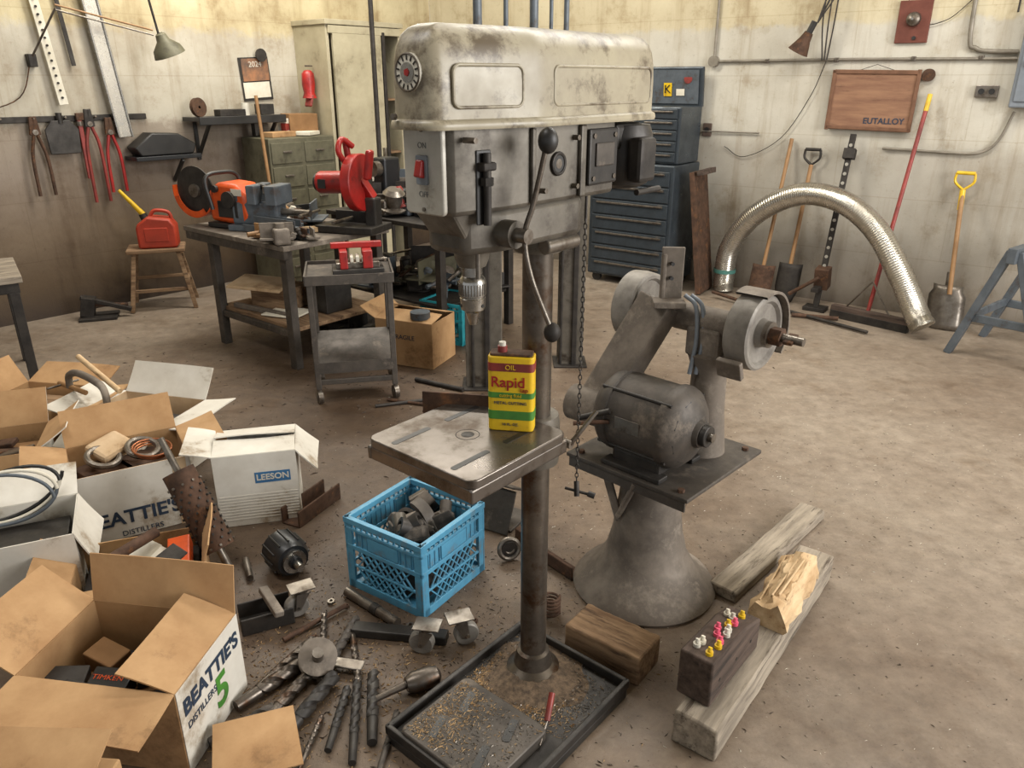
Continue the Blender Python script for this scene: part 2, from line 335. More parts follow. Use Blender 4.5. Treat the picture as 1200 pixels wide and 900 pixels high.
def outl(e,zz):
    pts=[];nw=.062+e;bw=.112+e;x0=-.375-e;x1=.30+e
    def arc(cx,cy,r,a0,a1,k=6):
        return [(cx+r*math.cos(R(a0+(a1-a0)*i/k)),cy+r*math.sin(R(a0+(a1-a0)*i/k))) for i in range(k+1)]
    r=.035+max(e,-.03)
    pts+=arc(x0+r,-nw+r,r,180,268);pts+=arc(-.12,-bw+.2,.2,262,270,3);pts+=arc(x1-r,-bw+r,r,270,360);pts+=arc(x1-r,bw-r,r,0,90);pts+=arc(-.12,bw-.2,.2,90,98,3);pts+=arc(x0+r,nw-r,r,92,180)
    return [(x,y,zz) for x,y in pts]
lev=[(-.004,1.518),(.008,1.518),(.010,1.524),(.008,1.532),(.0,1.536),(.0,1.60),(-.002,1.635),(-.007,1.66),(-.016,1.678),(-.03,1.69),(-.055,1.697)]
vv=[];n0=len(outl(0,0))
for e,z in lev:vv+=outl(e,z) if e>-.034 else [(x*.93-.002,y*.72,z) for x,y,_ in outl(-.025,z)]
ff=[(q*n0+i,q*n0+(i+1)%n0,(q+1)*n0+(i+1)%n0,(q+1)*n0+i) for q in range(len(lev)-1) for i in range(n0)]+[tuple(range((len(lev)-1)*n0,len(lev)*n0)),tuple(range(n0-1,-1,-1))]
add('belt_cover',vv,ff,cover,d,ang=50)
def frameprof(name,hx,hz,loc,rz):
    o=rrect(-hx,hx,-hz,hz,.014);pts=[(x,0,z) for x,z in o];pts.append(pts[0])
    q=sweep(name,pts,.003,cover,d,8);q.location=V(loc);me=q.data
    for v in me.vertices:v.co+=V(pts[0])
    q.rotation_euler=(0,0,R(rz))
frameprof('cover_emboss_a',.078,.036,(-.255,-.0845,1.592),-12.5)
frameprof('cover_emboss_b',.18,.036,(.085,-.111,1.592),0)
cyl('badge',(-.37,.0,1.615),(-.378,.0,1.615),.033,white,d,n=32)
ring('badge_ring',(-.378,0,1.615),.031,.002,steel,d,(1,0,0))
cyl('badge_centre',(-.377,0,1.615),(-.3795,0,1.615),.017,chrome,d);cyl('badge_star',(-.379,0,1.615),(-.381,0,1.615),.007,red,d,n=5)
for i in range(14):
    a=i*2*math.pi/14;box('badge_letter_%d'%i,(.001,.003,.008),(-.3785,.0245*math.sin(a),1.615+.0245*math.cos(a)),dark,d,(math.degrees(-a),0,0),0)
cyl('cover_latch',(-.385,.03,1.54),(-.392,.03,1.54),.006,steel,d,n=10)
# chain and key
cv=[];cf=[]
def tor(c,ax,Ra,Rb,r,n=10,k=5):
    b=len(cv)
    for i in range(n):
        a=2*math.pi*i/n
        for j in range(k):
            q=2*math.pi*j/k;rr=r*math.cos(q);o=r*math.sin(q)
            p=(Ra+rr)*math.cos(a);z=(Rb+rr)*math.sin(a)
            cv.append((c[0]+(p if ax else o),c[1]+(o if ax else p),c[2]+z))
    for i in range(n):
        for j in range(k):cf.append((b+i*k+j,b+((i+1)%n)*k+j,b+((i+1)%n)*k+(j+1)%k,b+i*k+(j+1)%k))
z=1.30;i=0
while z>.62:
    tor((.17,1.79,z),i%2,.004,.008,.0014);z-=.0125;i+=1
ch=E('chuck_key_chain',(0,0,0));add('chain_links',cv,cf,dark,ch)
cyl('key_shaft',(.17,1.79,.62),(.17,1.77,.585),.007,dark,ch);cyl('key_bar',(.14,1.79,.6),(.205,1.78,.585),.004,dark,ch);cyl('key_head',(.2,1.78,.588),(.218,1.775,.583),.008,black,ch)
cyl('chain_hook',(.17,1.79,1.3),(.17,1.79,1.37),.003,dark,ch)
def scatter(name,fn,n,smin,smax,mat):
    vs=[];fs=[]
    for i in range(n):
        x,y,z=fn();s=random.uniform(smin,smax);a=random.uniform(0,6.28);b=len(vs);l=s*random.uniform(1,3)
        ca,sa=math.cos(a),math.sin(a);h=s*random.uniform(.2,.9)
        for px,py,pz in((-l,-s*.4,0),(l,-s*.3,0),(l*.3,s*.4,0),(0,0,h)):vs.append((x+px*ca-py*sa,y+px*sa+py*ca,z+pz))
        fs+=[(b,b+2,b+1),(b,b+1,b+3),(b+1,b+2,b+3),(b+2,b,b+3)]
    return add(name,vs,fs,mat,sm=False)
def dl(x,y,z):
    c,s=math.cos(R(49.5)),math.sin(R(49.5));return(.06+x*c-y*s,1.755+x*s+y*c,z)
def cl(v,a,b):return max(a,min(b,v))
def ru(m,s,a,b):
    v=random.gauss(m,s)
    return v if a<v<b else random.uniform(a,b)
scatter('metal_shavings',lambda:dl(ru(-.1,.05,-.165,.1),ru(0,.1,-.23,.12),.0315),1700,.0012,.0035,shav)
scatter('metal_shavings.001',lambda:dl(ru(-.02,.07,-.16,.1),random.uniform(-.23,.13),.034),1100,.0012,.0035,steel)
scatter('metal_shavings.002',lambda:dl(random.uniform(-.41,-.19),ru(.04,.05,-.18,.09),.064),900,.001,.003,shav)
scatter('metal_shavings.003',lambda:dl(random.uniform(-.41,-.19),random.uniform(-.18,.09),.064),700,.001,.003,steel)
scatter('floor_debris',lambda:(random.gauss(-.35,.5),random.gauss(1.95,.4),.001),3600,.001,.004,chipm)
scatter('floor_debris.001',lambda:(random.gauss(.2,1.3),random.gauss(2.7,.8),.001),2600,.001,.0032,chipm)
scatter('floor_debris.002',lambda:(random.gauss(-.5,.35),random.gauss(1.75,.2),.001),1800,.0012,.004,shav)
scatter('floor_debris.003',lambda:(random.gauss(-.7,.9),random.gauss(4.2,.6),.001),1200,.002,.007,chipm)
scatter('floor_debris.004',lambda:(random.gauss(.6,1.0),random.gauss(2.8,.9),.001),1500,.001,.003,paper)
# ================= OIL CAN
c=E('oil_can',(.0,1.672,.8305),-9)
prism('tin_body',rrect(-.054,.054,-.024,.024,.012),.185,yellow,c,(0,0,0),bev=.003)
prism('tin_lower_band',rrect(-.0546,.0546,-.0246,.0246,.012),.022,green,c,(0,0,.03))
prism('tin_mid_band',rrect(-.0546,.0546,-.0246,.0246,.012),.014,green,c,(0,0,.084))
prism('tin_red_band',rrect(-.0546,.0546,-.0246,.0246,.012),.02,redtool,c,(0,0,.15))
prism('tin_top',rrect(-.05,.05,-.02,.02,.01),.006,rust,c,(0,0,.185),bev=.002)
cyl('spout_neck',(-.022,0,.19),(-.022,0,.205),.011,redtool,c);cyl('spout_cap',(-.022,0,.203),(-.022,0,.214),.008,white,c)
text('Rapid',.036,(-.006,-.0252,.123),(90,0,0),red,c,bold=.0005);text('cutting fluid',.011,(0,-.0256,.091),(90,0,0),yellow,c)
text('METAL CUTTING',.010,(0,-.0252,.072),(90,0,0),ink,c);text('16 FL. OZ.',.009,(0,-.0252,.018),(90,0,0),ink,c);text('OIL',.016,(0,-.0256,.160),(90,0,0),yellow,c);text('tap',.016,(.032,-.0252,.106),(90,0,0),red,c)
# ================= PEDESTAL GRINDER
g=E('pedestal_grinder',(.45,2.2,0),-43.8)
lathe('pedestal',[(.0,.0),(.235,.0),(.24,.012),(.225,.035),(.17,.08),(.135,.14),(.115,.22),(.1,.34),(.092,.44),(.092,.45)],dust,g,n=48)
ring('pedestal_casting_line',(0,0,.40),.094,.004,dust,g,n=40)
box('motor_plate',(.46,.46,.014),(-.02,.1,.455),dustd,g,bev=.003)
slab('plate_lip',[(-.24,-.12,.415),(.2,-.12,.415),(.2,-.12,.46),(-.24,-.12,.46)],.006,dustd,g)
cyl('plate_brace',(-.05,-.1,.29),(.02,-.12,.44),.01,dust,g)
box('plate_brace_strap',(.03,.012,.2),(-.09,-.09,.36),dust,g,(0,-22,0))
for x,y in((-.21,-.1),(.17,-.1),(.17,.29)):cyl('plate_bolt',(x,y,.462),(x,y,.472),.011,rust,g,n=6)
lathe('upper_neck',[(.075,.46),(.06,.6),(.055,.74),(.075,.8),(.0,.82)],dust,g,(.06,.2,0))
mz=.615;mx_=-.01;my=.0
lathe('motor_shell',[(0,-.195),(.035,-.195),(.045,-.19),(.06,-.175),(.10,-.16),(.125,-.135),(.131,-.12),(.133,-.11),(.133,-.096),(.127,-.094),(.127,.08),(.133,.082),(.133,.098),(.127,.115),(.10,.14),(.06,.158),(.045,.165),(.04,.18),(0,.182)],dustd,g,(mx_,my,mz),(1,0,0),n=48)
for i in range(8):
    a=i*math.pi/4+.3;box('motor_vent_%d'%i,(.014,.035,.014),(mx_+.133,my+.095*math.cos(a),mz+.095*math.sin(a)),black,g,(math.degrees(a)+90,0,0),.003)
for i in range(4):
    a=i*math.pi/2+.7;cyl('motor_tie_bolt_%d'%i,(mx_-.135,my+.128*math.cos(a),mz+.128*math.sin(a)),(mx_+.115,my+.128*math.cos(a),mz+.128*math.sin(a)),.006,castd,g,n=8)
cyl('motor_end_cap',(mx_+.175,my,mz),(mx_+.2,my,mz),.034,castd,g,bev=.003);cyl('motor_shaft_a',(mx_+.2,my,mz),(mx_+.215,my,mz),.014,steel,g)
box('nameplate',(.09,.002,.045),(mx_-.01,my-.1275,mz+.01),steel,g,(4,0,0),.001)
for y in(-.09,.10):box('motor_foot',(.22,.05,.018),(mx_,y,.471),castd,g,bev=.004)
box('motor_foot_saddle',(.18,.17,.05),(mx_,my,.495),castd,g,bev=.01)
cyl('motor_pulley_shaft',(-.16,my,mz),(-.24,my,mz),.012,steel,g)
lathe('motor_pulley',[(.0,-.02),(.045,-.02),(.03,0),(.045,.02),(0,.02)],dust,g,(-.23,my,mz),(1,0,0))
az=.9;ay=.2
cyl('arbor_shaft',(-.26,ay,az),(.3,ay,az),.014,steel,g)
cyl('arbor_housing',(-.08,ay,az),(.13,ay,az),.045,dust,g,bev=.006)
box('arbor_saddle',(.12,.1,.1),(.05,ay,.84),dust,g,bev=.012)
for nm,x in(('wheel_a',-.22),('wheel_b',.19)):
    lathe(nm,[(.03,-.04),(.108,-.04),(.115,-.035),(.118,0),(.115,.035),(.108,.04),(.098,.04),(.09,.03),(.045,.026),(.04,.045),(0,.045)],whitew,g,(x,ay,az),(1,0,0),n=44)
lathe('wheel_b_guard',[(.122,-.045),(.13,-.045),(.13,.055),(.122,.055)],dust,g,(.19,ay,az),(1,0,0),n=30,closed=True,arc=150,ph=-40)
box('guard_tab',(.08,.02,.06),(.19,ay-.12,az-.09),dust,g,(20,0,0))
cyl('arbor_flange',(.235,ay,az),(.25,ay,az),.04,steel,g);cyl('arbor_nut',(.25,ay,az),(.285,ay,az),.028,rust,g,n=6);cyl('arbor_tip',(.285,ay,az),(.35,ay,az),.013,steel,g);box('arbor_key',(.03,.05,.012),(.31,ay,az),rust,g,(20,0,0))
gi=(Matrix.Translation((.45,2.2,0))@Matrix.Rotation(R(-43.8),4,'Z')).inverted()
def gl(p):return gi@V(p)
beam('belt_guard',gl((.275,2.32,.60)),gl((.475,2.38,.945)),.125,.08,dust,g,(1,0,0))
cyl('belt_guard_low_end',gl((.205,2.36,.61)),gl((.30,2.28,.61)),.06,dust,g)
box('spark_bracket',(.07,.012,.19),gl((.50,2.36,1.03)),dust,g,(0,0,40),.003)
box('spark_bracket_side',(.012,.05,.17),gl((.475,2.37,1.02)),dust,g,(0,0,40),.003)
box('spark_bracket_foot',(.1,.07,.02),gl((.49,2.33,.955)),dust,g,(0,0,40),.003)
for q in(.0,.045):cyl('bracket_hole',gl((.495,2.352,1.03+q)),gl((.497,2.34,1.03+q)),.006,black,g,n=10)
for q in(0,.02):sweep('power_cable',[gl((.54+q,2.33,.98)),gl((.57+q,2.30,.95)),gl((.575+q,2.28,.85)),gl((.56+q,2.27,.74))],.007,grey,g,8,6)
cyl('belt_lever',gl((.21,2.2,.62)),gl((.30,2.16,.66)),.009,castd,g);cyl('belt_lever_b',gl((.19,2.18,.61)),gl((.30,2.17,.62)),.007,rust,g)
# ================= MILK CRATE
def crate(name,loc,rz,mat,S=.33,H=.27):
    e=E(name,loc,rz);h=S/2
    box('crate_bottom',(S-.01,S-.01,.008),(0,0,.012),mat,e,bev=0)
    for k in range(4):
        a=R(90*k);ca,sa=math.cos(a),math.sin(a)
        def sb(nm,sx,sy,sz,x,y,z,ry=0):
            o=box(nm,(sx,sy,sz),(x*ca-y*sa,x*sa+y*ca,z),mat,e,(0,0,90*k),.0012)
            if ry:o.rotation_euler=(Matrix.Rotation(a,3,'Z')@Matrix.Rotation(R(ry),3,'Y')).to_euler()
        sb('rim',S+.004,.018,.02,0,-h+.006,H-.010);sb('rim_lower',S,.012,.01,0,-h+.005,H-.04)
        sb('band_mid',S,.012,.016,0,-h+.005,H*.60);sb('band_low',S,.012,.03,0,-h+.006,.015);sb('band_q',S,.008,.008,0,-h+.006,H*.33)
        sb('corner_post',.032,.008,H,-h+.015,-h+.004,H/2);sb('corner_post',.032,.008,H,h-.015,-h+.004,H/2)
        for i in range(-6,7):sb('upright',.0045,.008,H*.36,i*S/14,-h+.006,H*.8)
        sb('handle_panel',.13,.007,.05,0,-h+.004,H*.73)
        for x in(-.10,.10):sb('side_panel',.05,.005,.05,x,-h+.008,H*.72)
        n=9
        for i in range(n):
            x=-S/2+.045+i*(S-.09)/(n-1)
            for r2 in(40,-40):
                if abs(x)<S/2-.05:
                    for zz in(.18,.47):sb('lattice',.005,.006,H*.33,x,-h+.006,H*zz,r2)
    return e
cr=crate('milk_crate',(-.325,2.235,0),-34,crateb)
box('scrap_pile',(.27,.27,.13),(0,0,.09),dark,cr,bev=.02)
for i in range(38):
    x,y=random.uniform(-.11,.11),random.uniform(-.11,.11);z=random.uniform(.15,.235)
    t=i%5;mt=random.choice([dark,dustd,steel,castd,dust,dustd,cast])
    if t==0:cyl('scrap_round',(x,y,z),(x+random.uniform(-.05,.05),y+.04,z+.03),random.uniform(.02,.037),mt,cr)
    elif t==1:box('scrap_bar',(.14,.04,.025),(x*.5,y*.5,z),mt,cr,(random.uniform(-30,30),random.uniform(-20,20),random.uniform(0,180)))
    elif t==2:box('scrap_casting',(.08,.06,.05),(x*.7,y*.7,z),mt,cr,(random.uniform(-40,40),random.uniform(-40,40),random.uniform(0,180)),.012)
    elif t==3:beam('scrap_angle',(x*.6,y*.6,z),(x*.6+.07,y*.6+.05,z+.04),.06,.008,mt,cr,(0,0,1))
    else:lathe('scrap_bush',[(.02,0),(.033,0),(.033,.055),(.02,.055)],mt,cr,(x,y,z),(random.uniform(-1,1),random.uniform(-1,1),.6),n=18,closed=True)
lathe('cast_half_ring',[(.055,-.02),(.075,-.02),(.075,.02),(.055,.02)],dustd,cr,(.0,.02,.22),(.2,1,.1),n=24,closed=True,arc=190,ph=80)
crate('milk_crate.001',(-.38,4.95,0),-30,cyanc)
# ================= CARDBOARD BOXES
def cbox(name,loc,rz,w,dp,h,flaps,out,inn,fi=None):
    e=E(name,loc,rz)
    C={'f':[(-w/2,-dp/2),(w/2,-dp/2)],'r':[(w/2,-dp/2),(w/2,dp/2)],'b':[(w/2,dp/2),(-w/2,dp/2)],'l':[(-w/2,dp/2),(-w/2,-dp/2)]}
    O={'f':(0,-1),'r':(1,0),'b':(0,1),'l':(-1,0)}
    for k in C:
        (x0,y0),(x1,y1)=C[k]
        q=[(x0,y0,.002),(x1,y1,.002),(x1,y1,h),(x0,y0,h)]
        slab('panel_in_'+k,q,-.003,inn,e,0);slab('panel_out_'+k,q,.0015,out,e,0)
        if k in flaps:
            A,Lf=flaps[k][:2];tw=flaps[k][2] if len(flaps[k])>2 else 0
            ox,oy=O[k];vs=[];NU,NV=6,5;ph=random.uniform(0,6)
            th=.0045
            for sgn in(0,1):
                for j in range(NV+1):
                    v=j/NV
                    for i in range(NU+1):
                        u=i/NU;a=R(A+tw*(1-u));ln=Lf*v
                        cvv=.006*math.sin(u*3.1+ph)*v+.010*v*v*math.sin(ph*1.7)
                        X=x0+(x1-x0)*u+ox*(ln*math.cos(a)-cvv*math.sin(a));Y=y0+(y1-y0)*u+oy*(ln*math.cos(a)-cvv*math.sin(a));Z=h+ln*math.sin(a)+cvv*math.cos(a)
                        nx,ny,nz=-ox*math.sin(a),-oy*math.sin(a),math.cos(a)
                        vs.append((X+nx*th*(sgn-.5),Y+ny*th*(sgn-.5),Z+nz*th*(sgn-.5)))
            W=NU+1;n1=W*(NV+1);fs=[]
            for j in range(NV):
                for i in range(NU):
                    a0=j*W+i;fs.append((a0,a0+W,a0+W+1,a0+1));fs.append((n1+a0,n1+a0+1,n1+a0+W+1,n1+a0+W))
            bd=[i for i in range(W)]+[j*W+NU for j in range(1,NV+1)]+[NV*W+i for i in range(NU-1,-1,-1)]+[j*W for j in range(NV-1,0,-1)]
            for q2 in range(len(bd)):
                a0,b0=bd[q2],bd[(q2+1)%len(bd)];fs.append((a0,b0,n1+b0,n1+a0))
            o=add('flap_'+k,vs,fs,out,e,ang=40);o.data.materials.append(fi or inn)
            for pi,p in enumerate(o.data.polygons):
                if pi<2*NU*NV and pi%2==1:p.material_index=1
    box('bottom',(w-.008,dp-.008,.004),(0,0,.004),inn,e,bev=0)
    return e
A=cbox('cardboard_box',(-.985,1.6,0),-8.5,.42,.30,.25,{'f':(-10,.15,5),'b':(80,.14),'l':(35,.17),'r':(158,.15)},cardb,cardb,cardb)
slab('printed_side',[(.212,-.15,.002),(.212,.15,.002),(.212,.15,.25),(.212,-.15,.25)],.002,cardw,A)
text("BEATTIE'S",.062,(.2155,0,.185),(90,0,90),ink,A,bold=.002);text("5",.13,(.2155,.03,.1),(90,0,90),green,A,bold=.003);text("DISTILLERS",.028,(.2155,-.06,.13),(90,0,90),ink,A)
for x,y,a,mt in((-.05,-.04,10,black),(-.12,.05,-15,cardb2),(.03,.04,35,black),(-.1,-.1,0,black),(-.17,-.05,20,castd)):
    box('bearing_carton',(.1,.07,.06),(x,y,.14),mt,A,(5,8,a));box('carton_base',(.1,.09,.1),(x,y,.06),cardb2,A,(0,0,a))
text('TIMKEN',.022,(-.05,-.045,.171),(5,8,10),orange,A);text('BEARING',.016,(.03,.04,.171),(5,8,35),green,A)
box('carton_pile',(.38,.26,.1),(0,0,.056),castd,A)
P=cbox('cardboard_box.001',(-1.477,2.642,0),31,.40,.30,.28,{'b':(60,.15),'l':(20,.15),'r':(10,.15)},cardw,cardb,cardb)
text("BEATTIE'S",.076,(-.02,-.1535,.085),(90,0,0),ink,P,bold=.002);text("DISTILLERS",.03,(0.0,-.1535,.02),(90,0,0),ink,P);box('tape',(.05,.001,.28),(.16,-.153,.14),cardp,P,bev=0)
for x,y in((-.08,.02),(.06,.03)):
    ring('abrasive_disc',(x,y,.27),.055,.012,steel,P,(.2,-.3,1));box('scrap_fill',(.16,.2,.2),(x,y,.12),rust,P,(0,0,20))
for i in range(3):ring('wire_coil',(.09,.0,.26+.008*i),.06+.005*i,.004,copper,P,(.1,-.1,1))
box('rag',(.14,.12,.04),(-.05,.08,.28),cardp,P,(12,-8,30),.015)
P=cbox('cardboard_box.002',(-1.60,2.12,0),25,.36,.28,.28,{'b':(30,.14),'l':(20,.14),'r':(-70,.13)},cardw,cardw,cardw)
text("VODKA",.03,(.1,-.1435,.06),(90,0,0),ink,P);text("VODKA",.03,(.183,0,.06),(90,0,90),ink,P);box('scrap_fill',(.3,.22,.2),(0,0,.12),castd,P)
for k2 in range(3):sweep('hose_loop',[(-.02+.15*math.cos(a/6)+.01*k2,.02+.015*a/6+.02*k2,.34+.10*math.sin(a/6+k2*.2)) for a in range(0,38)],.006,[bluegrey,paper,black][k2],P)
P=cbox('cardboard_box.003',(-1.20,2.10,0),20,.38,.28,.17,{'f':(12,.10),'l':(25,.12),'r':(70,.09)},cardb,cardb)
for i in range(12):
    box('parts_carton',(.12,.07,.05),(random.uniform(-.12,.12),random.uniform(-.08,.08),.12+random.uniform(0,.05)),random.choice([orange,rust,cardb,paper,dark,redtool,wood]),P,(random.uniform(-20,20),random.uniform(-20,20),random.uniform(0,90)))
box('parts_fill',(.34,.24,.1),(0,0,.06),dark,P);cyl('pipe_bit',(-.1,-.05,.2),(.05,.08,.21),.018,rust,P)
P=cbox('cardboard_box.004',(-1.62,3.08,0),-15,.42,.32,.27,{'f':(-30,.15),'b':(50,.15),'l':(15,.16),'r':(5,.16)},cardw,cardp,cardw);box('paper_fill',(.3,.22,.18),(0,0,.12),castd,P);box('rag',(.2,.14,.04),(0,0,.24),cardp,P,(10,12,10),.015)
P=cbox('cardboard_box.005',(-2.05,2.72,0),20,.36,.3,.28,{'f':(-60,.14),'b':(60,.15),'r':(30,.15)},cardw,cardb);box('paper_fill',(.3,.22,.2),(0,0,.12),cardb2,P)
for q in range(5):box('scrap_board',(.16,.05,.02),(random.uniform(-.08,.08),random.uniform(-.08,.08),.24),random.choice([wood,steel,rust]),P,(random.uniform(-20,20),10,random.uniform(0,180)))
P=cbox('cardboard_box.006',(-2.15,3.25,0),-10,.4,.3,.26,{'f':(-60,.14),'b':(20,.15),'l':(60,.15),'r':(10,.15)},cardb,cardb);box('paper_fill',(.3,.22,.2),(0,0,.12),wood,P)
P=cbox('cardboard_box.007',(-.59,4.50,0),-22,.38,.30,.28,{'f':(172,.14),'b':(160,.13),'l':(30,.12)},cardb,cardb);text('FRAGILE',.04,(0,-.1525,.18),(90,0,0),ink,P);cyl('grey_cap_part',(.08,-.08,.29),(.08,-.08,.33),.06,bluegrey,P)
P=cbox('cardboard_box.008',(-1.0,2.70,0),14,.30,.24,.30,{'f':(176,.12),'b':(174,.12),'l':(20,.11),'r':(-50,.12)},cardw,cardw,cardw)
box('label_strip',(.13,.001,.045),(.06,-.1225,.20),blueink,P,bev=0);text('LEESON',.034,(.06,-.1238,.20),(90,0,0),white,P,bold=.0007)
for z in [.03+.0125*i for i in range(9)]:box('corrugation',(.29,.0016,.004),(0,-.1225,z),cardw,P,bev=0)
scat=E('cardboard_sheet',(-.66,1.47,.045),25)
slab('sheet',[(-.10,-.1,.0),(.11,-.12,.0),(.12,.07,.012),(-.08,.08,.02)],.004,cardb,scat)
scat=E('cardboard_sheet.001',(-1.0,1.2,.3),-5);slab('sheet',[(-.2,-.1,-.05),(.16,-.12,-.05),(.14,.07,.01),(-.2,.05,.01)],.004,cardb,scat);box('crushed_carton',(.3,.16,.24),(0,-.02,-.18),cardb,scat)
# roller
ro=E('spiked_roller',(-1.03,2.28,0))
p1,p2=V((.01,.0,.085)),V((-.13,.09,.34));dd=(p2-p1).normalized()
cyl('drum',p1,p2,.055,rust,ro,n=30);cyl('shaft_a',p2,p2+dd*.13,.012,steel,ro);cyl('shaft_b',p1-dd*.08,p1,.014,steel,ro)
x,y,_=frame(dd)
for i in range(12):
    for j in range(10):
        a=j*math.pi/5+i*.26;q=p1+dd*(.012+i*.022);o=x*math.cos(a)+y*math.sin(a);cyl('stud',q+o*.054,q+o*.061,.0045,steel if i in(0,11) else castd,ro,n=6)
mo=E('hydraulic_motor',(-.79,2.28,.068),-50)
lathe('motor_shell',[(0,-.075),(.04,-.075),(.058,-.06),(.066,-.05),(.066,.04),(.055,.06),(.022,.065),(.022,.085),(0,.085)],blackm,mo,(0,0,0),(1,0,0))
for i in range(12):
    a=i*math.pi/6;box('fin_%d'%i,(.09,.006,.01),(-.005,.066*math.cos(a),.066*math.sin(a)),black,mo,(math.degrees(a)+90,0,0),.001)
cyl('shaft',(.08,0,0),(.12,0,0),.014,chrome,mo);cyl('end_ring',(.062,0,0),(.074,0,0),.042,chrome,mo);cyl('end_cap_ring',(-.078,0,0),(-.07,0,0),.045,castd,mo)
ch2=E('steel_channel',(-.80,2.68,0),65);box('web',(.26,.08,.008),(0,0,.004),rust,ch2);box('flange_a',(.26,.008,.07),(0,-.04,.035),rust,ch2);box('flange_b',(.26,.008,.07),(0,.04,.035),rust,ch2)
ch3=E('steel_bracket',(-.04,2.60,0),-30);box('face',(.15,.01,.17),(0,-.05,.08),dustd,ch3,(-25,0,0));box('back',(.15,.16,.01),(0,.02,.006),dustd,ch3);prism('gusset',[(0,0),(.1,0),(0,.14)],.008,dustd,ch3,(-.07,-.02,.006),(90,0,90));box('hood',(.15,.12,.01),(0,.02,.15),dustd,ch3,(-30,0,0))
b1=E('ball_bearing',(-.01,2.34,.045),0);ring('outer_race',(0,0,0),.036,.009,steel,b1,(.3,-1,.25));ring('inner_race',(0,0,0),.016,.006,steel,b1,(.3,-1,.25));cyl('hub',(.002,-.006,0),(-.002,.006,0),.03,castd,b1)
b2=E('coil_spring',(.125,2.03,0),0);sweep('coil',[(.028*math.cos(i*.5),.028*math.sin(i*.5),.006+i*.0011) for i in range(64)],.0045,rust,b2)
b3=E('angle_iron_pieces',(.13,2.30,0),-50);beam('leg_a',(-.12,0,.03),(.12,0,.03),.008,.05,rust,b3,(0,1,0));beam('leg_b',(-.12,.03,.006),(.12,.03,.006),.06,.008,rust,b3,(0,1,0));box('block',(.09,.07,.05),(-.16,.05,.026),rust,b3)
def caster(name,loc,rz,mat=steel):
    e=E(name,loc,rz);t=(0,1,0)
    lathe('wheel',[(.006,-.012),(.034,-.014),(.038,-.01),(.038,.01),(.034,.014),(.006,.012)],whitew,e,(0,0,.039),t);cyl('axle',(0,-.022,.039),(0,.022,.039),.006,chrome,e)
    for s in(-1,1):prism('fork',[(-.008,0),(.008,0),(.04,.055),(-.0,.06)],.003,steel,e,(0,s*.019,.03),(90,0,0))
    cyl('swivel',(.02,0,.088),(.02,0,.1),.022,steel,e);box('top_plate',(.08,.06,.004),(.02,0,.103),steel,e,bev=.001);return e
for nm,l,r in(('caster_wheel',(-.69,2.03,0),30),('caster_wheel.001',(-.27,1.86,0),-10),('caster_wheel.002',(-.14,1.90,0),-160)):caster(nm,l,r)
def bit(e,p1,p2,r,shank=.35,mat=steel):
    p1=V(p1);p2=V(p2);dd=p2-p1;l=dd.length;x,y,z=frame(dd);vs=[];N=40;K=16
    fl=l*(1-shank)
    for i in range(N+1):
        tt=i/N;tw=tt*fl/(r*5.5)*2*math.pi*.9;tip=1 if i<N-2 else(.7 if i==N-2 else(.4 if i==N-1 else .02))
        for j in range(K):
            a=2*math.pi*j/K;cc=math.cos(2*a);rr=r*(1-.42*max(0,cc)**1.5)*tip;vs.append(p1+z*(l*shank+fl*tt)+x*rr*math.cos(a+tw)+y*rr*math.sin(a+tw))
    fs=[(i*K+j,i*K+(j+1)%K,(i+1)*K+(j+1)%K,(i+1)*K+j) for i in range(N) for j in range(K)]
    add('flutes',vs,fs,mat,e,ang=30);cyl('shank',p1,p1+z*l*shank*1.02,r*.8,mat,e,n=14,r2=r*.92)
bits=[((-.68,1.52),(-.53,1.86),.017),((-.60,1.50),(-.50,1.74),.02),((-.545,1.72),(-.49,2.0),.014),((-.50,1.95),(-.43,1.70),.011),((-.36,1.50),(-.40,1.76),.017),((-.40,1.44),(-.44,1.73),.013),((-.75,1.62),(-.60,1.80),.02),((-.33,1.42),(-.31,1.62),.009),((-.53,1.42),(-.51,1.60),.008),((-.78,1.50),(-.64,1.62),.016),((-.72,1.68),(-.60,1.90),.015),((-.47,1.48),(-.46,1.70),.012),((-.57,1.86),(-.60,2.02),.010)]
for i,(a,b,r) in enumerate(bits):
    e=E('drill_bit'+('.%03d'%i if i else ''),(a[0],a[1],r),0);bit(e,(0,0,0),(b[0]-a[0],b[1]-a[1],random.uniform(0,.01)),r,.3,random.choice([bitm,bitm,dustd,castd]))
e=E('drill_chuck',(-.25,1.71,.032),25);lathe('chuck_body',[(0,-.05),(.02,-.05),(.03,-.03),(.031,.02),(.026,.04),(.012,.05)],bitm,e,(0,0,0),(1,0,0));cyl('arbor',(-.05,0,0),(-.16,-.01,-.01),.011,bitm,e,r2=.008)
e=E('pulley_wheel',(-.56,1.77,.055),0);lathe('sheave',[(.01,-.018),(.05,-.018),(.055,-.015),(.04,0),(.055,.015),(.05,.018),(.01,.018)],dust,e,(0,0,0),(.25,-.55,.8));cyl('hub',(0,0,-.01),(.012,-.03,.045),.016,steel,e);beam('strap',(.03,.02,-.03),(.13,.0,-.03),.04,.008,steel,e,(0,1,0))
e=E('steel_shaft',(-.53,2.07,.017),0);cyl('bar',(-.02,.06,0),(.17,-.10,0),.016,steel,e);cyl('collar',(.08,-.025,.002),(.1,-.042,.002),.0175,castd,e)
e=E('steel_bar',(-.28,1.965,0),-8);box('bar',(.30,.045,.03),(-.06,-.05,.016),castd,e)
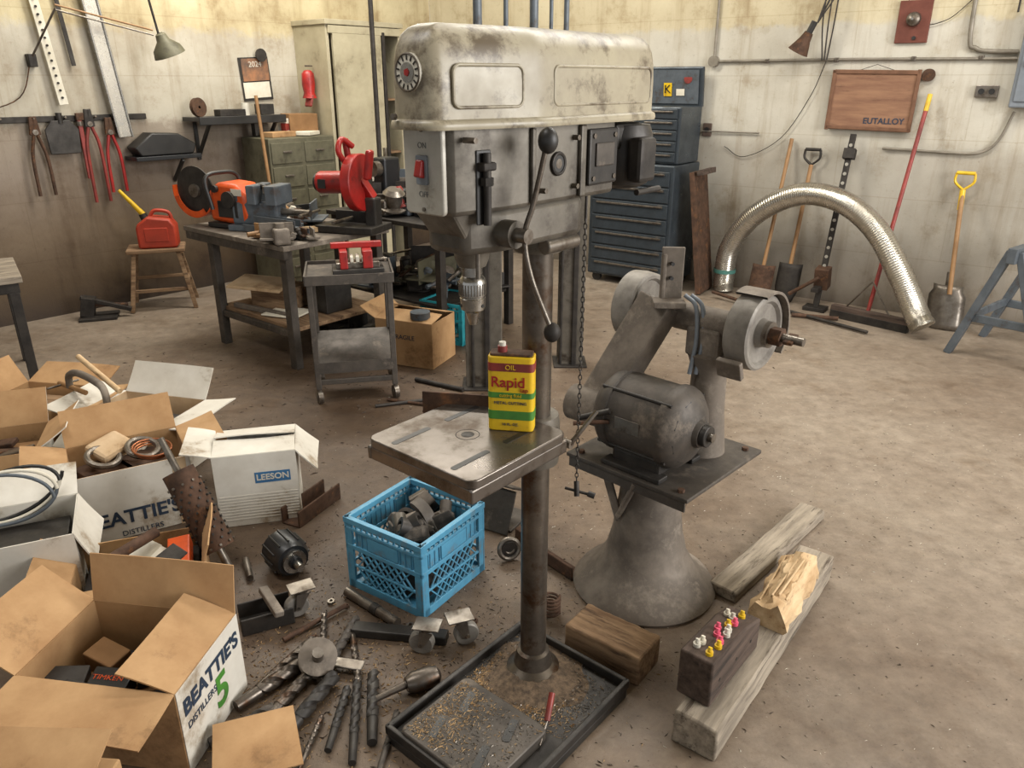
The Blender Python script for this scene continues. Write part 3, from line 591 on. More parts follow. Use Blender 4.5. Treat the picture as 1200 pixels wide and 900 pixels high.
e=E('steel_channel.001',(-.78,2.0,0),25);box('web',(.16,.09,.006),(0,0,.004),castd,e);box('flange_a',(.16,.006,.06),(0,-.045,.03),castd,e);box('flange_b',(.16,.006,.06),(0,.045,.03),castd,e);box('cross_bar',(.03,.16,.02),(.02,0,.07),dust,e,(0,8,10))
e=E('steel_rod',(-.7,1.9,.01),0);cyl('rod',(0,0,0),(.16,.16,.005),.008,rust,e)
e=E('steel_rod.001',(-.95,2.32,.012),0);cyl('rod',(0,0,0),(.05,-.11,0),.012,steel,e)
e=E('steel_rod.002',(-.72,3.72,.01),0);cyl('rod',(0,0,0),(.30,.10,0),.009,dark,e);cyl('rod_b',(.05,.09,0),(.33,.0,0),.008,rust,e)
e=E('steel_rod.003',(-.55,4.1,.014),0);cyl('rod',(0,0,0),(.28,-.16,0),.013,dark,e)
e=E('screwdriver',(.07,1.50,.07),0);cyl('grip',(.02,.02,0),(.035,.075,.04),.008,redtool,e);cyl('blade',(.02,.02,0),(.0,-.03,-.03),.003,steel,e)
for i in range(14):
    x=random.gauss(-.5,.2);y=random.gauss(1.95,.16);e=E('hex_nut'+('.%03d'%i if i else ''),(x,y,0),random.uniform(0,90));r=random.uniform(.008,.014)
    lathe('nut',[(r*.5,0),(r,0),(r,r*.8),(r*.5,r*.8)],random.choice([rust,steel]),e,(0,0,.0),(0,0,1),n=6,closed=True)
# ================= TIMBER
def block(name,loc,rz,s,mat,bev=.006,par=None,nm='timber'):
    e=par or E(name,loc,rz);NX=16;vs=[];y=s[1]/2
    for i in range(NX+1):
        X=-s[0]/2+s[0]*i/NX
        for (a,b) in((-y,0),(y,0),(y,s[2]*.5),(y,s[2]),(0,s[2]),(-y,s[2]),(-y,s[2]*.5)):
            vs.append((X+(random.uniform(-.003,.003) if i in(0,NX) else 0),a+random.uniform(-.0016,.0016),b+(random.uniform(-.0018,.0018) if b>0 else 0)))
    fs=[(i*7+j,(i+1)*7+j,(i+1)*7+(j+1)%7,i*7+(j+1)%7) for i in range(NX) for j in range(7)]+[tuple(range(7)),tuple(range(NX*7+6,NX*7-1,-1))]
    add(nm,vs,fs,mat,e,bev=bev,ang=30);return e
block('wood_block',(.296,1.842,0),-37.8,(.25,.13,.095),wood)
block('timber_beam',(.755,1.87,0),52.5,(.96,.12,.10),woodg)
block('wood_plank',(.945,2.385,0),47,(.72,.10,.04),woodg)
db=E('notched_wood_block',(.565,1.675,.101),50)
prism('block_body',[(-.15,0),(.15,0),(.15,.10),(.05,.13),(-.15,.14)],.095,woodd,db,(0,.0475,0),(90,0,0),bev=.006)
for q in(-.1,.0,.09):cyl('nail_hole',(q,-.046,.06),(q,-.0485,.06),.005,black,db,n=10)
e=E('spray_nozzle_tips',(.565,1.675,.101),50)
def topz(x):return .14-.01*(x+.15)/.2 if x<.05 else .13-.03*(x-.05)/.1
for i,(x,y,mt) in enumerate([(-.12,-.02,yellow),(-.11,.02,white),(-.08,-.025,yellow),(-.06,-.02,pink),(-.035,.0,pink),(-.02,-.02,white),(0,-.015,white),(.02,-.005,yellow),(.04,-.015,pink),(.06,0,white),(-.01,.01,pink),(.07,.02,paper),(-.09,.015,paper),(.1,-.01,yellow)]):
    z=topz(x)-.002
    cyl('tip_base_%d'%i,(x,y,z),(x,y,z+.012),.010,mt,e,n=12);cyl('tip_nose_%d'%i,(x,y,z+.012),(x+.004,y,z+.022),.006,mt,e,n=10)
e=E('split_firewood',(.85,1.985,.101),54)
vv=[];N=20;rs=random.Random(3);off=[rs.uniform(-.012,.012) for _ in range(10)]
cs=[(-.055,0),(.055,0),(.062,.02),(.058,.04),(.035,.06),(.02,.078),(-.005,.085),(-.03,.07),(-.05,.045),(-.06,.02)]
for i in range(N+1):
    x=-.17+.34*i/N
    for j,(yy,zz) in enumerate(cs):
        w_=.006*math.sin(i*.8+j*2);vv.append((x+off[j]*(1 if i in(0,N) else 0),yy+w_+rs.uniform(-.003,.003),max(0,zz+(off[j]*.5+w_+rs.uniform(-.003,.003) if zz>0 else 0))))
K=len(cs);ff=[(i*K+j,(i+1)*K+j,(i+1)*K+(j+1)%K,i*K+(j+1)%K) for i in range(N) for j in range(K)]+[tuple(range(K)),tuple(range(N*K+K-1,N*K-1,-1))]
add('split_log',vv,ff,woodl,e,ang=25)
for q in range(5):
    y0=-.03+.018*q;box('splinter',(.22+.02*q,.006,.01),(.0,y0,.07+.012*math.sin(q*1.3)),woodl,e,(rs.uniform(-20,20),rs.uniform(-3,3),rs.uniform(-4,4)),.002)
# ================= STEEL FRAME behind
fr=E('steel_frame_stand',(0,0,0))
for i,(x,y,wd) in enumerate([(-.155,4.05,.2),(.35,4.42,.15)]):
    box('post_web_%d'%i,(.012,.1,1.5),(x,y,.75),bluegrey,fr);box('post_flange_a%d'%i,(wd,.012,1.5),(x,y-.05,.75),cast,fr);box('post_flange_b%d'%i,(wd,.012,1.5),(x,y+.05,.75),cast,fr);box('post_rib_%d'%i,(.03,.02,1.46),(x+.02,y-.062,.73),dark,fr);box('post_rib_c%d'%i,(.015,.02,1.46),(x-.06,y-.062,.73),dark,fr)
    box('post_foot_%d'%i,(wd+.05,.2,.012),(x,y,.006),dark,fr)
beam('cross_member',(-.155,4.05,1.44),(.35,4.42,1.44),.1,.1,cast,fr,(0,0,1))
for x,y,r in((-.165,4.05,.022),(-.03,4.14,.012),(.11,4.25,.022),(.2,4.32,.01),(.28,4.36,.014)):cyl('stored_rod',(x,y,1.45),(x,y,2.3),r,bluegrey,fr,n=12)
# ================= TOOL CABINET
tc=E('tool_chest',RW(2.2,.03,0),AR)
box('cabinet_body',(.75,.46,.93),(.375,-.25,.53),chestm,tc,bev=.01)
for i in range(7):
    z=.14+i*.125;box('drawer_%d'%i,(.68,.012,.112),(.375,-.486,z),chestm,tc,bev=.004);box('drawer_pull_%d'%i,(.6,.014,.014),(.375,-.497,z+.035),steel,tc,bev=.002)
for x in(.07,.68):
    for y in(-.07,-.43):lathe('castor',[(.004,-.015),(.04,-.015),(.04,.015),(.004,.015)],black,tc,(x,y,.04),(0,1,0),n=16)
box('top_chest',(.68,.38,.42),(.40,-.23,1.21),chestm,tc,bev=.01)
for i in range(5):
    z=1.05+i*.08
    for x in(.23,.56):box('chest_drawer',(.31,.012,.07),(x,-.425,z),chestm,tc,bev=.003);box('chest_pull',(.24,.014,.012),(x,-.435,z+.015),steel,tc,bev=.002)
box('chest_lid',(.68,.04,.3),(.40,-.05,1.56),chestm,tc,(6,0,0),.01);box('lid_inner',(.62,.005,.25),(.40,-.078,1.56),bluegrey,tc,(6,0,0),0)
box('sticker_yellow',(.07,.003,.10),(.45,-.085,1.54),yellow,tc,(6,0,0),0);text('K',.09,(.45,-.09,1.54),(96,0,0),black,tc);cyl('sticker_red',(.62,-.085,1.62),(.62,-.088,1.62),.035,redtool,tc);box('sticker_white',(.07,.003,.05),(.56,-.083,1.52),paper,tc,(6,0,0),0)
e=E('rusty_door_panel',RW(3.12,.1,0),AR);box('panel',(.04,.3,.95),(0,-.2,.48),rust,e,(0,-8,4));box('panel_rail',(.05,.3,.04),(0,-.2,.95),woodd,e,(0,-8,4))
# ================= WALL RIGHT ITEMS
def wtool(name,s):return E(name,RW(s),AR)
e=wtool('wooden_crate_lid',4.18);box('lid_board',(.56,.03,.40),(.0,-.03,1.475),M('crate_wood','8e6a50','745240',.8,0,3,.2,'5a4030',.64,4,(1,8,8)),e,(0,1,0))
ce2=M('crate_edge','75523c','5e4230',.8)
for z in(1.29,1.66):box('lid_batten',(.57,.02,.025),(0,-.045,z),ce2,e,(0,1,0))
for x in(-.275,.275):box('lid_side_batten',(.025,.02,.4),(x,-.045,1.475),ce2,e,(0,1,0))
text('EUTALLOY',.055,(.1,-.0465,1.34),(90,0,0),ink,e,bold=.001)
sweep('hanging_wire',[(-.12,-.03,1.67),(0,-.03,1.71),(.12,-.03,1.67)],.002,dark,e)
e=wtool('bell_on_red_board',4.36);box('board',(.2,.025,.26),(0,-.013,1.97),brick,e);lathe('bell_dome',[(0,.05),(.02,.045),(.04,.03),(.045,.01),(.045,0)],steel,e,(0,-.026,1.985),(0,-1,0));cyl('bell_screw',(0,-.07,1.985),(0,-.08,1.985),.008,chrome,e);cyl('push_button',(.02,-.02,1.87),(.02,-.035,1.87),.012,black,e)
e=wtool('electrical_conduit',0)
cgrey=M('conduit_grey','8a8377','716a5e',.5,.2)
sweep('conduit_main',[(2.98,-.02,1.745),(4.0,-.02,1.745),(5.0,-.02,1.735)],.010,cgrey,e);sweep('conduit_riser',[(2.98,-.02,1.745),(2.98,-.02,2.6)],.011,cgrey,e);sweep('conduit_drop',[(4.7,-.025,2.6),(4.71,-.025,1.9),(4.76,-.025,1.80),(4.85,-.025,1.78),(5.0,-.025,1.775)],.014,cgrey,e,10,6)
sweep('conduit_low',[(5.05,-.02,1.42),(5.0,-.02,1.25),(4.93,-.02,1.17),(4.8,-.02,1.15),(4.3,-.02,1.16)],.009,cgrey,e,8,6);sweep('conduit_far',[(2.75,-.02,1.23),(3.4,-.02,1.23)],.006,cgrey,e)
cyl('conduit_box',(2.98,-.0,1.745),(2.98,-.045,1.745),.04,cgrey,e)
for s in(3.4,3.9,4.4,4.8):box('conduit_strap',(.03,.03,.03),(s,-.018,1.743),steel,e)
for s in(4.95,5.0,5.05):sweep('panel_feed',[(s,-.03,2.6),(s,-.03,2.0)],.006,dark,e)
cyl('ceiling_rose',(4.51,0,1.64),(4.51,-.03,1.64),.04,rust,e)
e=wtool('fuse_panel',5.15);box('cabinet',(.27,.1,.55),(.0,-.055,1.72),grey,e,bev=.01);box('door',(.23,.012,.48),(0,-.11,1.72),grey,e,bev=.006);box('latch',(.03,.02,.04),(-.08,-.125,1.7),steel,e)
e=wtool('wall_outlet',4.87);box('outlet_plate',(.13,.03,.075),(0,-.016,1.54),steel,e)
for x in(-.03,.03):cyl('outlet_socket',(x,-.03,1.54),(x,-.035,1.54),.018,black,e)
e=wtool('wall_outlet.001',2.97);box('outlet_plate',(.07,.02,.1),(0,-.011,1.24),woodd,e);cyl('socket',(0,-.02,1.24),(0,-.025,1.24),.02,black,e)
e=wtool('drop_light',3.75)
lathe('shade',[(.0,.0),(.03,.0),(.04,-.05),(.075,-.14),(.072,-.14),(.03,-.04)],rust,e,(-.03,-.14,1.92),(.45,.0,.9));cyl('socket_neck',(-.03,-.14,1.92),(.0,-.14,1.99),.022,black,e)
for q in(0,.03,.06):sweep('cord_loop',[(.02,-.14,1.98),(.06+q,-.1,2.2),(.08,-.05,2.5)],.006,dark,e,6,6)
for q in(0,.04,.08):sweep('cord_hang',[(.04+q,-.06,2.3),(.03+q,-.06,2.0),(.06+q*.4,-.06,1.74)],.005,dark,e,6,6)
sweep('thin_cord',[(.08,-.02,1.74),(.0,-.02,1.5),(-.18,-.02,1.2),(-.45,-.02,1.05),(-.62,-.02,1.12)],.003,dark,e,6,8)
sweep('thin_cord_b',[(.5,-.02,2.3),(.62,-.02,1.98),(.8,-.02,1.97),(.95,-.02,2.1)],.003,dark,e,6,8)
def lean(name,s0,d0,s1,d1,z1,r,mat,z0=.02):
    e=E(name,RW(s0,d0,0),AR);ds=s1-s0;dy=d0-d1
    cyl('handle',(0,0,z0),(ds,dy,z1),r,mat,e);return e,V((ds,dy,z1))
def dgrip(e,top,mat,w=.055):
    t=V(top)
    for s in(-1,1):sweep('grip_arm',[t,t+V((s*w,0,.05)),t+V((s*w,0,.11))],.009,mat,e,6,5)
    cyl('grip_bar',t+V((-w,0,.11)),t+V((w,0,.11)),.012,mat,e)
def blade(e,z0,z1,w,mat,top,pt=.0):
    t=V(top);f=lambda z:V((t.x*z/t.z,t.y*z/t.z,z))
    vs=[];fs=[];N=8
    for i in range(N+1):
        z=z0+(z1-z0)*i/N;c=f(z);k=i/N;ww=w*(1 if k>.3 else .6+.4*k/.3) if pt else w*(1 if k<.85 else .8)
        for j in range(7):
            q=j/6*2-1;vs.append(c+V((q*ww/2,-.02+.03*q*q,0)))
    for i in range(N):
        for j in range(6):a=i*7+j;fs.append((a,a+1,a+8,a+7))
    o=add('blade',vs,fs,mat,e,ang=60);m=o.modifiers.new('s','SOLIDIFY');m.thickness=.004
e,t=lean('garden_spade',3.62,.28,3.66,.03,1.2,.014,handle);blade(e,.01,.27,.18,rust,t,pt=1)
e,t=lean('shovel',3.82,.25,3.83,.04,1.02,.015,handle);dgrip(e,t,dark);blade(e,.01,.3,.18,dark,t,pt=1)
e=E('farm_jack',RW(4.08,.3,0),AR);beam('rack_bar',(0,0,.02),(.02,.25,1.25),.042,.02,dark,e,(1,0,0))
for i in range(16):
    z=.2+i*.065;cyl('rack_hole',(.001+.02*z/1.25,.25*z/1.25-.014,z),(.001+.02*z/1.25,.25*z/1.25-.02,z),.012,plate,e,n=10)
beam('clamp_head',(.02,.21,1.08),(.02,.23,1.15),.08,.06,dark,e,(1,0,0));box('lift_body',(.1,.09,.16),(.01,.04,.24),rust,e,(12,0,0));box('toe',(.05,.13,.03),(0,-.04,.17),dark,e);cyl('jack_handle',(.0,-.02,.25),(-.2,-.03,.1),.014,rust,e);box('jack_base',(.16,.12,.03),(0,0,.015),dark,e)
e,t=lean('push_broom',4.47,.42,4.546,.04,1.52,.014,redtool,.06);cyl('handle_tip',t*.93,t,.0155,yellow,e);box('broom_head',(.55,.06,.04),(.02,-.02,.07),woodd,e,(0,0,-12))
box('bristles',(.55,.05,.055),(.02,-.03,.028),dark,e,(0,0,-12),.002);cyl('brace',(.0,.0,.3),(.15,-.05,.09),.006,steel,e);cyl('brace_b',(.0,.0,.3),(-.15,.02,.09),.006,steel,e)
e,t=lean('scoop_shovel',4.935,.28,4.86,.08,.92,.015,handle,.25);dgrip(e,t,yellow);cyl('yellow_socket',t*.86,t,.018,yellow,e);cyl('blade_socket',t*.28,t*.42,.02,steel,e);blade(e,.005,.30,.23,steel,t)
e=E('pry_bar',RW(4.2,.62,.0),AR);cyl('bar',(-.25,.1,.02),(.35,-.1,.02),.012,dark,e);cyl('bar_b',(-.2,.02,.02),(.1,.12,.02),.014,rust,e)
e=E('floor_scraper',RW(3.72,.5,0),AR);cyl('handle',(-.1,-.02,.03),(-.4,.06,.05),.013,rust,e);box('scraper_head',(.3,.05,.03),(.05,0,.02),black,e,(0,0,-8))
P=[RW(*q) for q in[(3.31,.2,.02),(3.307,.2,.117),(3.33,.2,.365),(3.52,.25,.646),(3.84,.3,.83),(4.15,.35,.82),(4.42,.4,.66),(4.648,.5,.39),(4.80,.57,.16),(4.86,.6,.085)]]
e=E('flexible_duct_hose',P[0]);Q=[p-P[0] for p in P]
sweep('corrugated_hose',Q,.08,galv,e,26,84,rf=lambda i:.079+(.0014 if i%4<2 else -.0006))
lathe('green_clamp',[(.084,-.015),(.087,-.015),(.087,.015),(.084,.015)],M('clamp_green','4a7a70','3c665e',.5),e,Q[1]+V((0,0,.06)),(0,0,1),n=24,closed=True)
# ================= SAWHORSE
e=E('sawhorse',(0,0,0));b0=V((2.93,4.43,.66));b1_=V((3.42,4.83,.66))
beam('top_beam',b0-V((.05,.04,0)),b1_,.09,.05,bluegrey,e,(0,0,1))
for b in(b0,b1_-V((.08,.07,0))):
    for s in(-1,1):beam('leg',b+V((.015*s,-.02*s,.02)),(b.x+.16*s,b.y-.19*s,.0),.06,.04,bluegrey,e,(.77,.63,0))
    beam('leg_tie',(b.x-.1,b.y+.12,.25),(b.x+.1,b.y-.12,.25),.05,.02,bluegrey,e,(0,0,1))
beam('long_tie',(2.83,4.55,.26),(3.25,4.89,.26),.05,.02,bluegrey,e,(0,0,1))
# ================= LEFT SIDE TABLE
e=E('steel_side_table',(-3.17,4.03,0),35);box('top',(.9,.6,.035),(0,0,.61),woodg,e);box('apron',(.86,.56,.06),(0,0,.565),dark,e)
for x in(-.4,.4):
    for y in(-.26,.26):box('leg',(.05,.05,.54),(x,y,.27),dark,e)
# ================= STOOL + GAS CAN
e=E('wooden_stool',(-2.66,5.72,0),20);box('seat',(.40,.27,.03),(0,0,.44),wood,e,bev=.008)
for x in(-1,1):
    for y in(-1,1):beam('leg',(x*.15,y*.1,.43),(x*.22,y*.16,.0),.03,.03,wood,e,(1,0,0))
    beam('rung',(x*.19,-.13,.2),(x*.19,.13,.2),.025,.02,wood,e,(0,0,1))
beam('rung_f',(-.19,-.13,.15),(.19,-.13,.15),.025,.02,wood,e,(0,0,1));beam('rung_b',(-.18,.125,.2),(.18,.125,.2),.025,.02,wood,e,(0,0,1))
e=E('fuel_can',(-2.62,5.70,.456),15);fr_=M('fuel_red','b03a22','92301c',.5,0,6,.05)
prism('can_body',[(-.13,0),(.13,0),(.135,.02),(.135,.16),(.10,.21),(-.05,.23),(-.12,.18),(-.135,.15),(-.135,.02)],.16,fr_,e,(0,.08,0),(90,0,0),bev=.015)
sweep('can_handle',[(-.04,0,.22),(0,0,.265),(.09,0,.25),(.11,0,.19)],.013,fr_,e,8,6);cyl('cap',(-.07,0,.2),(-.085,0,.245),.028,black,e);cyl('yellow_spout',(-.08,0,.24),(-.21,-.02,.42),.02,yellow,e,r2=.012);box('embossed_panel',(.16,.01,.1),(0,-.08,.1),fr_,e)
e=E('pipe_stand_vise',(-3.0,5.38,0),20);box('foot_plate',(.25,.2,.02),(0,0,.012),dark,e);box('jaw_block',(.09,.1,.14),(-.06,0,.09),dark,e,(0,12,0));beam('arm_bar',(-.1,0,.16),(.22,-.02,.05),.04,.03,dark,e,(0,1,0));cyl('screw',(-.02,0,.1),(.2,.0,.08),.015,rust,e)
# ================= WORKBENCH 1
T=E('steel_workbench',(-2.1,4.93,0),-39.7)
box('bench_top',(1.08,.78,.03),(.54,.39,.73),dust,T);box('apron_front',(1.06,.03,.05),(.54,.02,.69),dustd,T)
for x in(.25,1.02):
    for y in(.05,.72):box('leg',(.06,.05,.71),(x-.0,y,.355),dustd,T)
box('lower_shelf',(.82,.66,.025),(.63,.39,.24),wood,T);box('stretcher',(.78,.03,.04),(.63,.05,.21),dustd,T)
box('shelf_box',(.3,.22,.14),(.55,.3,.325),wood,T,(0,0,15));box('shelf_box_b',(.2,.2,.2),(.85,.45,.355),castd,T);box('shelf_sheet',(.35,.25,.02),(.5,.2,.41),cardp,T,(4,3,30));box('shelf_rail',(.5,.03,.03),(.6,.12,.27),dust,T,(0,0,8));box('shelf_sheet_b',(.25,.2,.01),(.75,.2,.265),paper,T,(0,0,20))
S=E('cutoff_saw',(-1.97,4.98,.747),-25)
lathe('cutting_disc',[(.0,-.004),(.15,-.004),(.15,.004),(0,.004)],castd,S,(0,-.045,.215),(0,1,0),n=40)
lathe('blade_guard',[(.160,-.045),(.165,-.045),(.165,.045),(.160,.045)],orange,S,(0,-.03,.215),(0,1,0),n=30,arc=200,ph=170,closed=True)
lathe('blade_guard_face',[(.05,.04),(.163,.04),(.163,.045),(.05,.045)],orange,S,(0,-.03,.215),(0,1,0),n=30,arc=200,ph=170,closed=True)
lathe('guard_lip',[(.125,-.045),(.163,-.045),(.163,-.04),(.125,-.04)],orange,S,(0,-.03,.215),(0,1,0),n=30,arc=110,ph=235,closed=True)
lathe('hub',[(0,-.02),(.04,-.02),(.045,.02),(0,.02)],steel,S,(0,-.045,.215),(0,1,0))
prism('engine_body',[(.12,.04),(.40,.02),(.44,.08),(.42,.2),(.34,.27),(.2,.28),(.12,.22)],.2,orange,S,(0,.13,0),(90,0,0),bev=.025)
box('engine_grille',(.16,.01,.1),(.28,-.075,.12),black,S,bev=.005);box('drive_arm',(.3,.04,.07),(.12,.03,.2),castd,S,(0,-5,0),.012);cyl('recoil_cover',(.3,-.07,.18),(.3,-.095,.18),.05,castd,S);cyl('fuel_cap',(.2,-.075,.24),(.2,-.095,.24),.022,black,S)
sweep('front_handle',[(.2,-.12,.12),(.17,-.12,.30),(.18,0,.33),(.2,.12,.3),(.22,.14,.12)],.013,black,S,8,6);sweep('rear_handle',[(.4,0,.24),(.52,0,.26),(.56,0,.16),(.44,0,.08)],.016,black,S,8,6);box('foot',(.34,.16,.03),(.27,0,.017),black,S,bev=.006)
box('white_decal',(.08,.003,.04),(.36,-.075,.225),white,S,bev=0)
e=E('bench_vise',(-1.52,4.78,.7455),-15);e.scale=(1.2,1.1,1.15)
box('base',(.34,.18,.03),(0,0,.016),bluegrey,e);box('body',(.26,.11,.12),(-.03,0,.09),bluegrey,e,bev=.012);box('fixed_jaw',(.05,.18,.1),(-.02,0,.19),bluegrey,e,bev=.006);box('moving_jaw',(.06,.18,.1),(.09,0,.19),bluegrey,e,bev=.006);box('anvil',(.12,.1,.04),(-.15,0,.165),bluegrey,e,bev=.008)
cyl('screw',(.1,0,.1),(.27,-.02,.1),.018,steel,e);cyl('tommy_bar',(.26,-.12,.1),(.26,.1,.1),.008,steel,e);box('jaw_plate',(.012,.17,.04),(.055,0,.22),steel,e)
e=E('channel_stock',(-1.42,4.60,.7465),-33)
for q,(l,y,z) in enumerate([(.5,0,0),(.42,.06,.0),(.36,.03,.052)]):
    box('web_%d'%q,(l,.05,.006),(0,y,z+.004),bluegrey,e);box('flange_%d'%q,(l,.006,.045),(0,y-.024,z+.024),bluegrey,e);box('flange_b%d'%q,(l,.006,.045),(0,y+.024,z+.024),bluegrey,e)
def clutter(name,loc,rz,w,dp,n,mats,hmax=.1,lmin=.06,lmax=.28,sc=1):
    e=E(name,loc,rz)
    for i in range(n):
        x,y=random.uniform(-w/2,w/2),random.uniform(-dp/2,dp/2);a=random.uniform(0,180);mt=random.choice(mats);t=random.random();h=random.uniform(.0,hmax)
        if t<.3:
            l=random.uniform(lmin,lmax)/2;r=random.uniform(.006,.018);cyl('rod',(x-l*math.cos(R(a)),y-l*math.sin(R(a)),r+h*.3),(x+l*math.cos(R(a)),y+l*math.sin(R(a)),r+h*.5),r,mt,e,n=12);cyl('rod_head',(x+l*.8*math.cos(R(a)),y+l*.8*math.sin(R(a)),r+h*.45),(x+l*math.cos(R(a)),y+l*math.sin(R(a)),r+h*.5),r*1.8,mt,e,n=12)
        elif t<.55:
            s=random.uniform(.04,.12)*sc;box('bracket',(s*1.6,s,.012),(x,y,.008+h*.3),mt,e,(0,0,a),.002);box('bracket_up',(s*1.6,.01,s*.8),(x,y,.01+s*.4+h*.2),mt,e,(0,0,a),.002)
        elif t<.8:
            r=random.uniform(.02,.05)*sc;lathe('fitting',[(0,0),(r,0),(r,.01),(r*.6,.02),(r*.6,.05*sc),(r*.8,.055*sc),(r*.5,.07*sc),(0,.07*sc)],mt,e,(x,y,h*.2),(random.uniform(-.4,.4),random.uniform(-.4,.4),1),n=18)
        elif t<.9:
            s=random.uniform(.05,.11)*sc;box('housing',(s*1.4,s,s),(x,y,s/2+.002),mt,e,(0,0,a),s*.15);cyl('housing_port',(x,y,s),(x,y,s*1.3),s*.3,mt,e,n=14)
        else:ring('ring',(x,y,.015+h*.3),random.uniform(.025,.06),.008,mt,e,(random.uniform(-.5,.5),random.uniform(-.5,.5),1),n=20)
    return e
dm=[dark,castd,rust,steel,black,dust]
clutter('bench_tool_clutter',(-1.62,5.10,.747),-39.7,.75,.35,38,dm+[handle,white,bluegrey],.14,.06,.32,1.3)
clutter('hand_tools',(-1.28,4.48,.747),-39.7,.3,.3,14,dm+[handle])
# ================= BENCH 2 + chop saw
T2=E('welding_bench',(-.62,5.30,0),-39.7);box('bench_top',(1.1,.75,.03),(0,0,.765),dark,T2)
for x in(-.5,.5):
    for y in(-.33,.33):box('leg',(.05,.05,.75),(x,y,.375),dark,T2)
box('shelf',(1.0,.66,.02),(0,0,.25),dark,T2)
clutter('bench_tool_clutter.001',(-.62,5.30,.781),-39.7,1.0,.6,60,dm+[bluegrey,redtool],.35,.08,.4,1.9)
clutter('under_bench_scrap',(-.62,5.3,.262),-39.7,.95,.55,40,dm+[greenm,bluegrey],.4,.08,.35,1.7)
clutter('floor_scrap',(-.85,4.9,.0),-39.7,.95,.5,34,dm+[greenm],.2,.08,.35,1.5)
e=E('black_drive_motor',(-.52,5.0,.781),-39.7)
lathe('motor_shell',[(0,-.14),(.06,-.14),(.09,-.11),(.09,.1),(.06,.14),(0,.15)],blackm,e,(0,.05,.13),(1,.2,0));box('cradle',(.26,.16,.05),(0,.05,.026),black,e);box('terminal',(.1,.08,.06),(0,.05,.24),blackm,e)
e=E('metal_lathe_head',(-.78,5.25,.781),-39.7);box('bed',(.4,.16,.08),(0,0,.041),bluegrey,e,bev=.01);box('column_block',(.12,.14,.3),(-.1,.02,.2),blackm,e,bev=.015);cyl('spindle',(-.1,-.1,.28),(-.1,.1,.28),.05,steel,e);box('carriage',(.12,.18,.08),(.1,0,.12),castd,e,bev=.008);cyl('handwheel',(.1,-.12,.12),(.1,-.135,.12),.05,steel,e)
e=E('abrasive_chop_saw',(-.97,4.74,.7465),-20);e.scale=(1.08,1.08,1.08)
box('base',(.36,.24,.04),(0,0,.021),castd,e,bev=.006);box('fence',(.22,.02,.07),(-.03,.05,.07),castd,e);cyl('vise_screw',(-.02,-.18,.07),(-.02,.02,.07),.01,steel,e);box('pivot_post',(.07,.08,.16),(.12,.02,.11),castd,e,bev=.01)
cyl('motor_housing',(-.20,.0,.26),(.02,.0,.27),.062,red,e,bev=.01);cyl('motor_cap',(-.215,0,.259),(-.2,0,.26),.05,castd,e);box('motor_vents',(.05,.002,.05),(-.15,-.062,.26),black,e)
lathe('blade_guard',[(.03,-.03),(.15,-.03),(.155,-.025),(.155,.025),(.15,.03),(.03,.03)],red,e,(.06,-.01,.27),(1,0,.05),n=36,closed=True,arc=210,ph=60)
lathe('abrasive_wheel',[(0,-.003),(.142,-.003),(.142,.003),(0,.003)],castd,e,(.06,-.01,.27),(1,0,.05),n=36)
beam('swing_arm',(.11,.03,.18),(.03,-.04,.36),.06,.05,red,e,(1,0,0));sweep('grab_handle',[(.02,-.05,.36),(-.0,-.1,.44),(.0,-.06,.5),(.03,.0,.46)],.016,red,e,8,6);box('trigger_grip',(.035,.05,.16),(.15,-.05,.37),red,e,(0,10,0),.012);cyl('handle_post',(.0,.0,.36),(-.01,-.01,.50),.018,red,e)
# ================= CART
K=E('steel_cart',(-.86,3.98,0),12)
box('top_tray',(.44,.36,.025),(0,0,.665),dustd,K)
for s,l in(((.44,.01,.05),(0,-.18,.67)),((.44,.01,.05),(0,.18,.67)),((.01,.36,.05),(-.22,0,.67)),((.01,.36,.05),(.22,0,.67))):box('tray_lip',s,l,dustd,K,bev=.001)
for x in(-.2,.2):
    for y in(-.16,.16):
        box('leg',(.03,.03,.58),(x,y,.37),dustd,K);lathe('castor_wheel',[(.004,-.012),(.036,-.012),(.036,.012),(.004,.012)],steel,K,(x,y,.037),(1,.3,0),n=18);cyl('castor_stem',(x,y,.05),(x,y,.1),.012,steel,K)
slab('lower_tray',[(-.2,-.16,.20),(.2,-.16,.20),(.2,.16,.30),(-.2,.16,.30)],.006,dustd,K);slab('lower_tray_front',[(-.2,-.17,.17),(.2,-.17,.17),(.2,-.17,.23),(-.2,-.17,.23)],.006,dustd,K);box('lower_rail',(.4,.015,.03),(0,-.165,.12),dustd,K)
for x in(-.2,.2):beam('tray_brace',(x,-.165,.18),(x,.16,.3),.03,.006,dustd,K,(0,0,1))
e=E('drill_press_vise',(-.80,3.93,.679),14);box('vise_base',(.26,.16,.03),(0,0,.016),castd,e);box('vise_slide',(.22,.1,.03),(0,0,.045),steel,e);box('jaw_fixed',(.04,.13,.09),(-.07,0,.075),red,e,bev=.005);box('jaw_moving',(.05,.13,.09),(.05,0,.075),red,e,bev=.005);cyl('screw',(.06,0,.06),(.15,0,.06),.01,steel,e);cyl('vise_handle',(.14,-.05,.06),(.14,.05,.06),.006,steel,e);box('red_top_bar',(.26,.03,.03),(0,.04,.135),red,e)
for x in(-.03,0,.03):box('screw_block',(.018,.08,.03),(x,-.01,.075),white,e)
e2=E('wood_offcut',(-1.2,4.70,.748),25);box('offcut',(.2,.06,.03),(0,0,.016),woodl,e2)
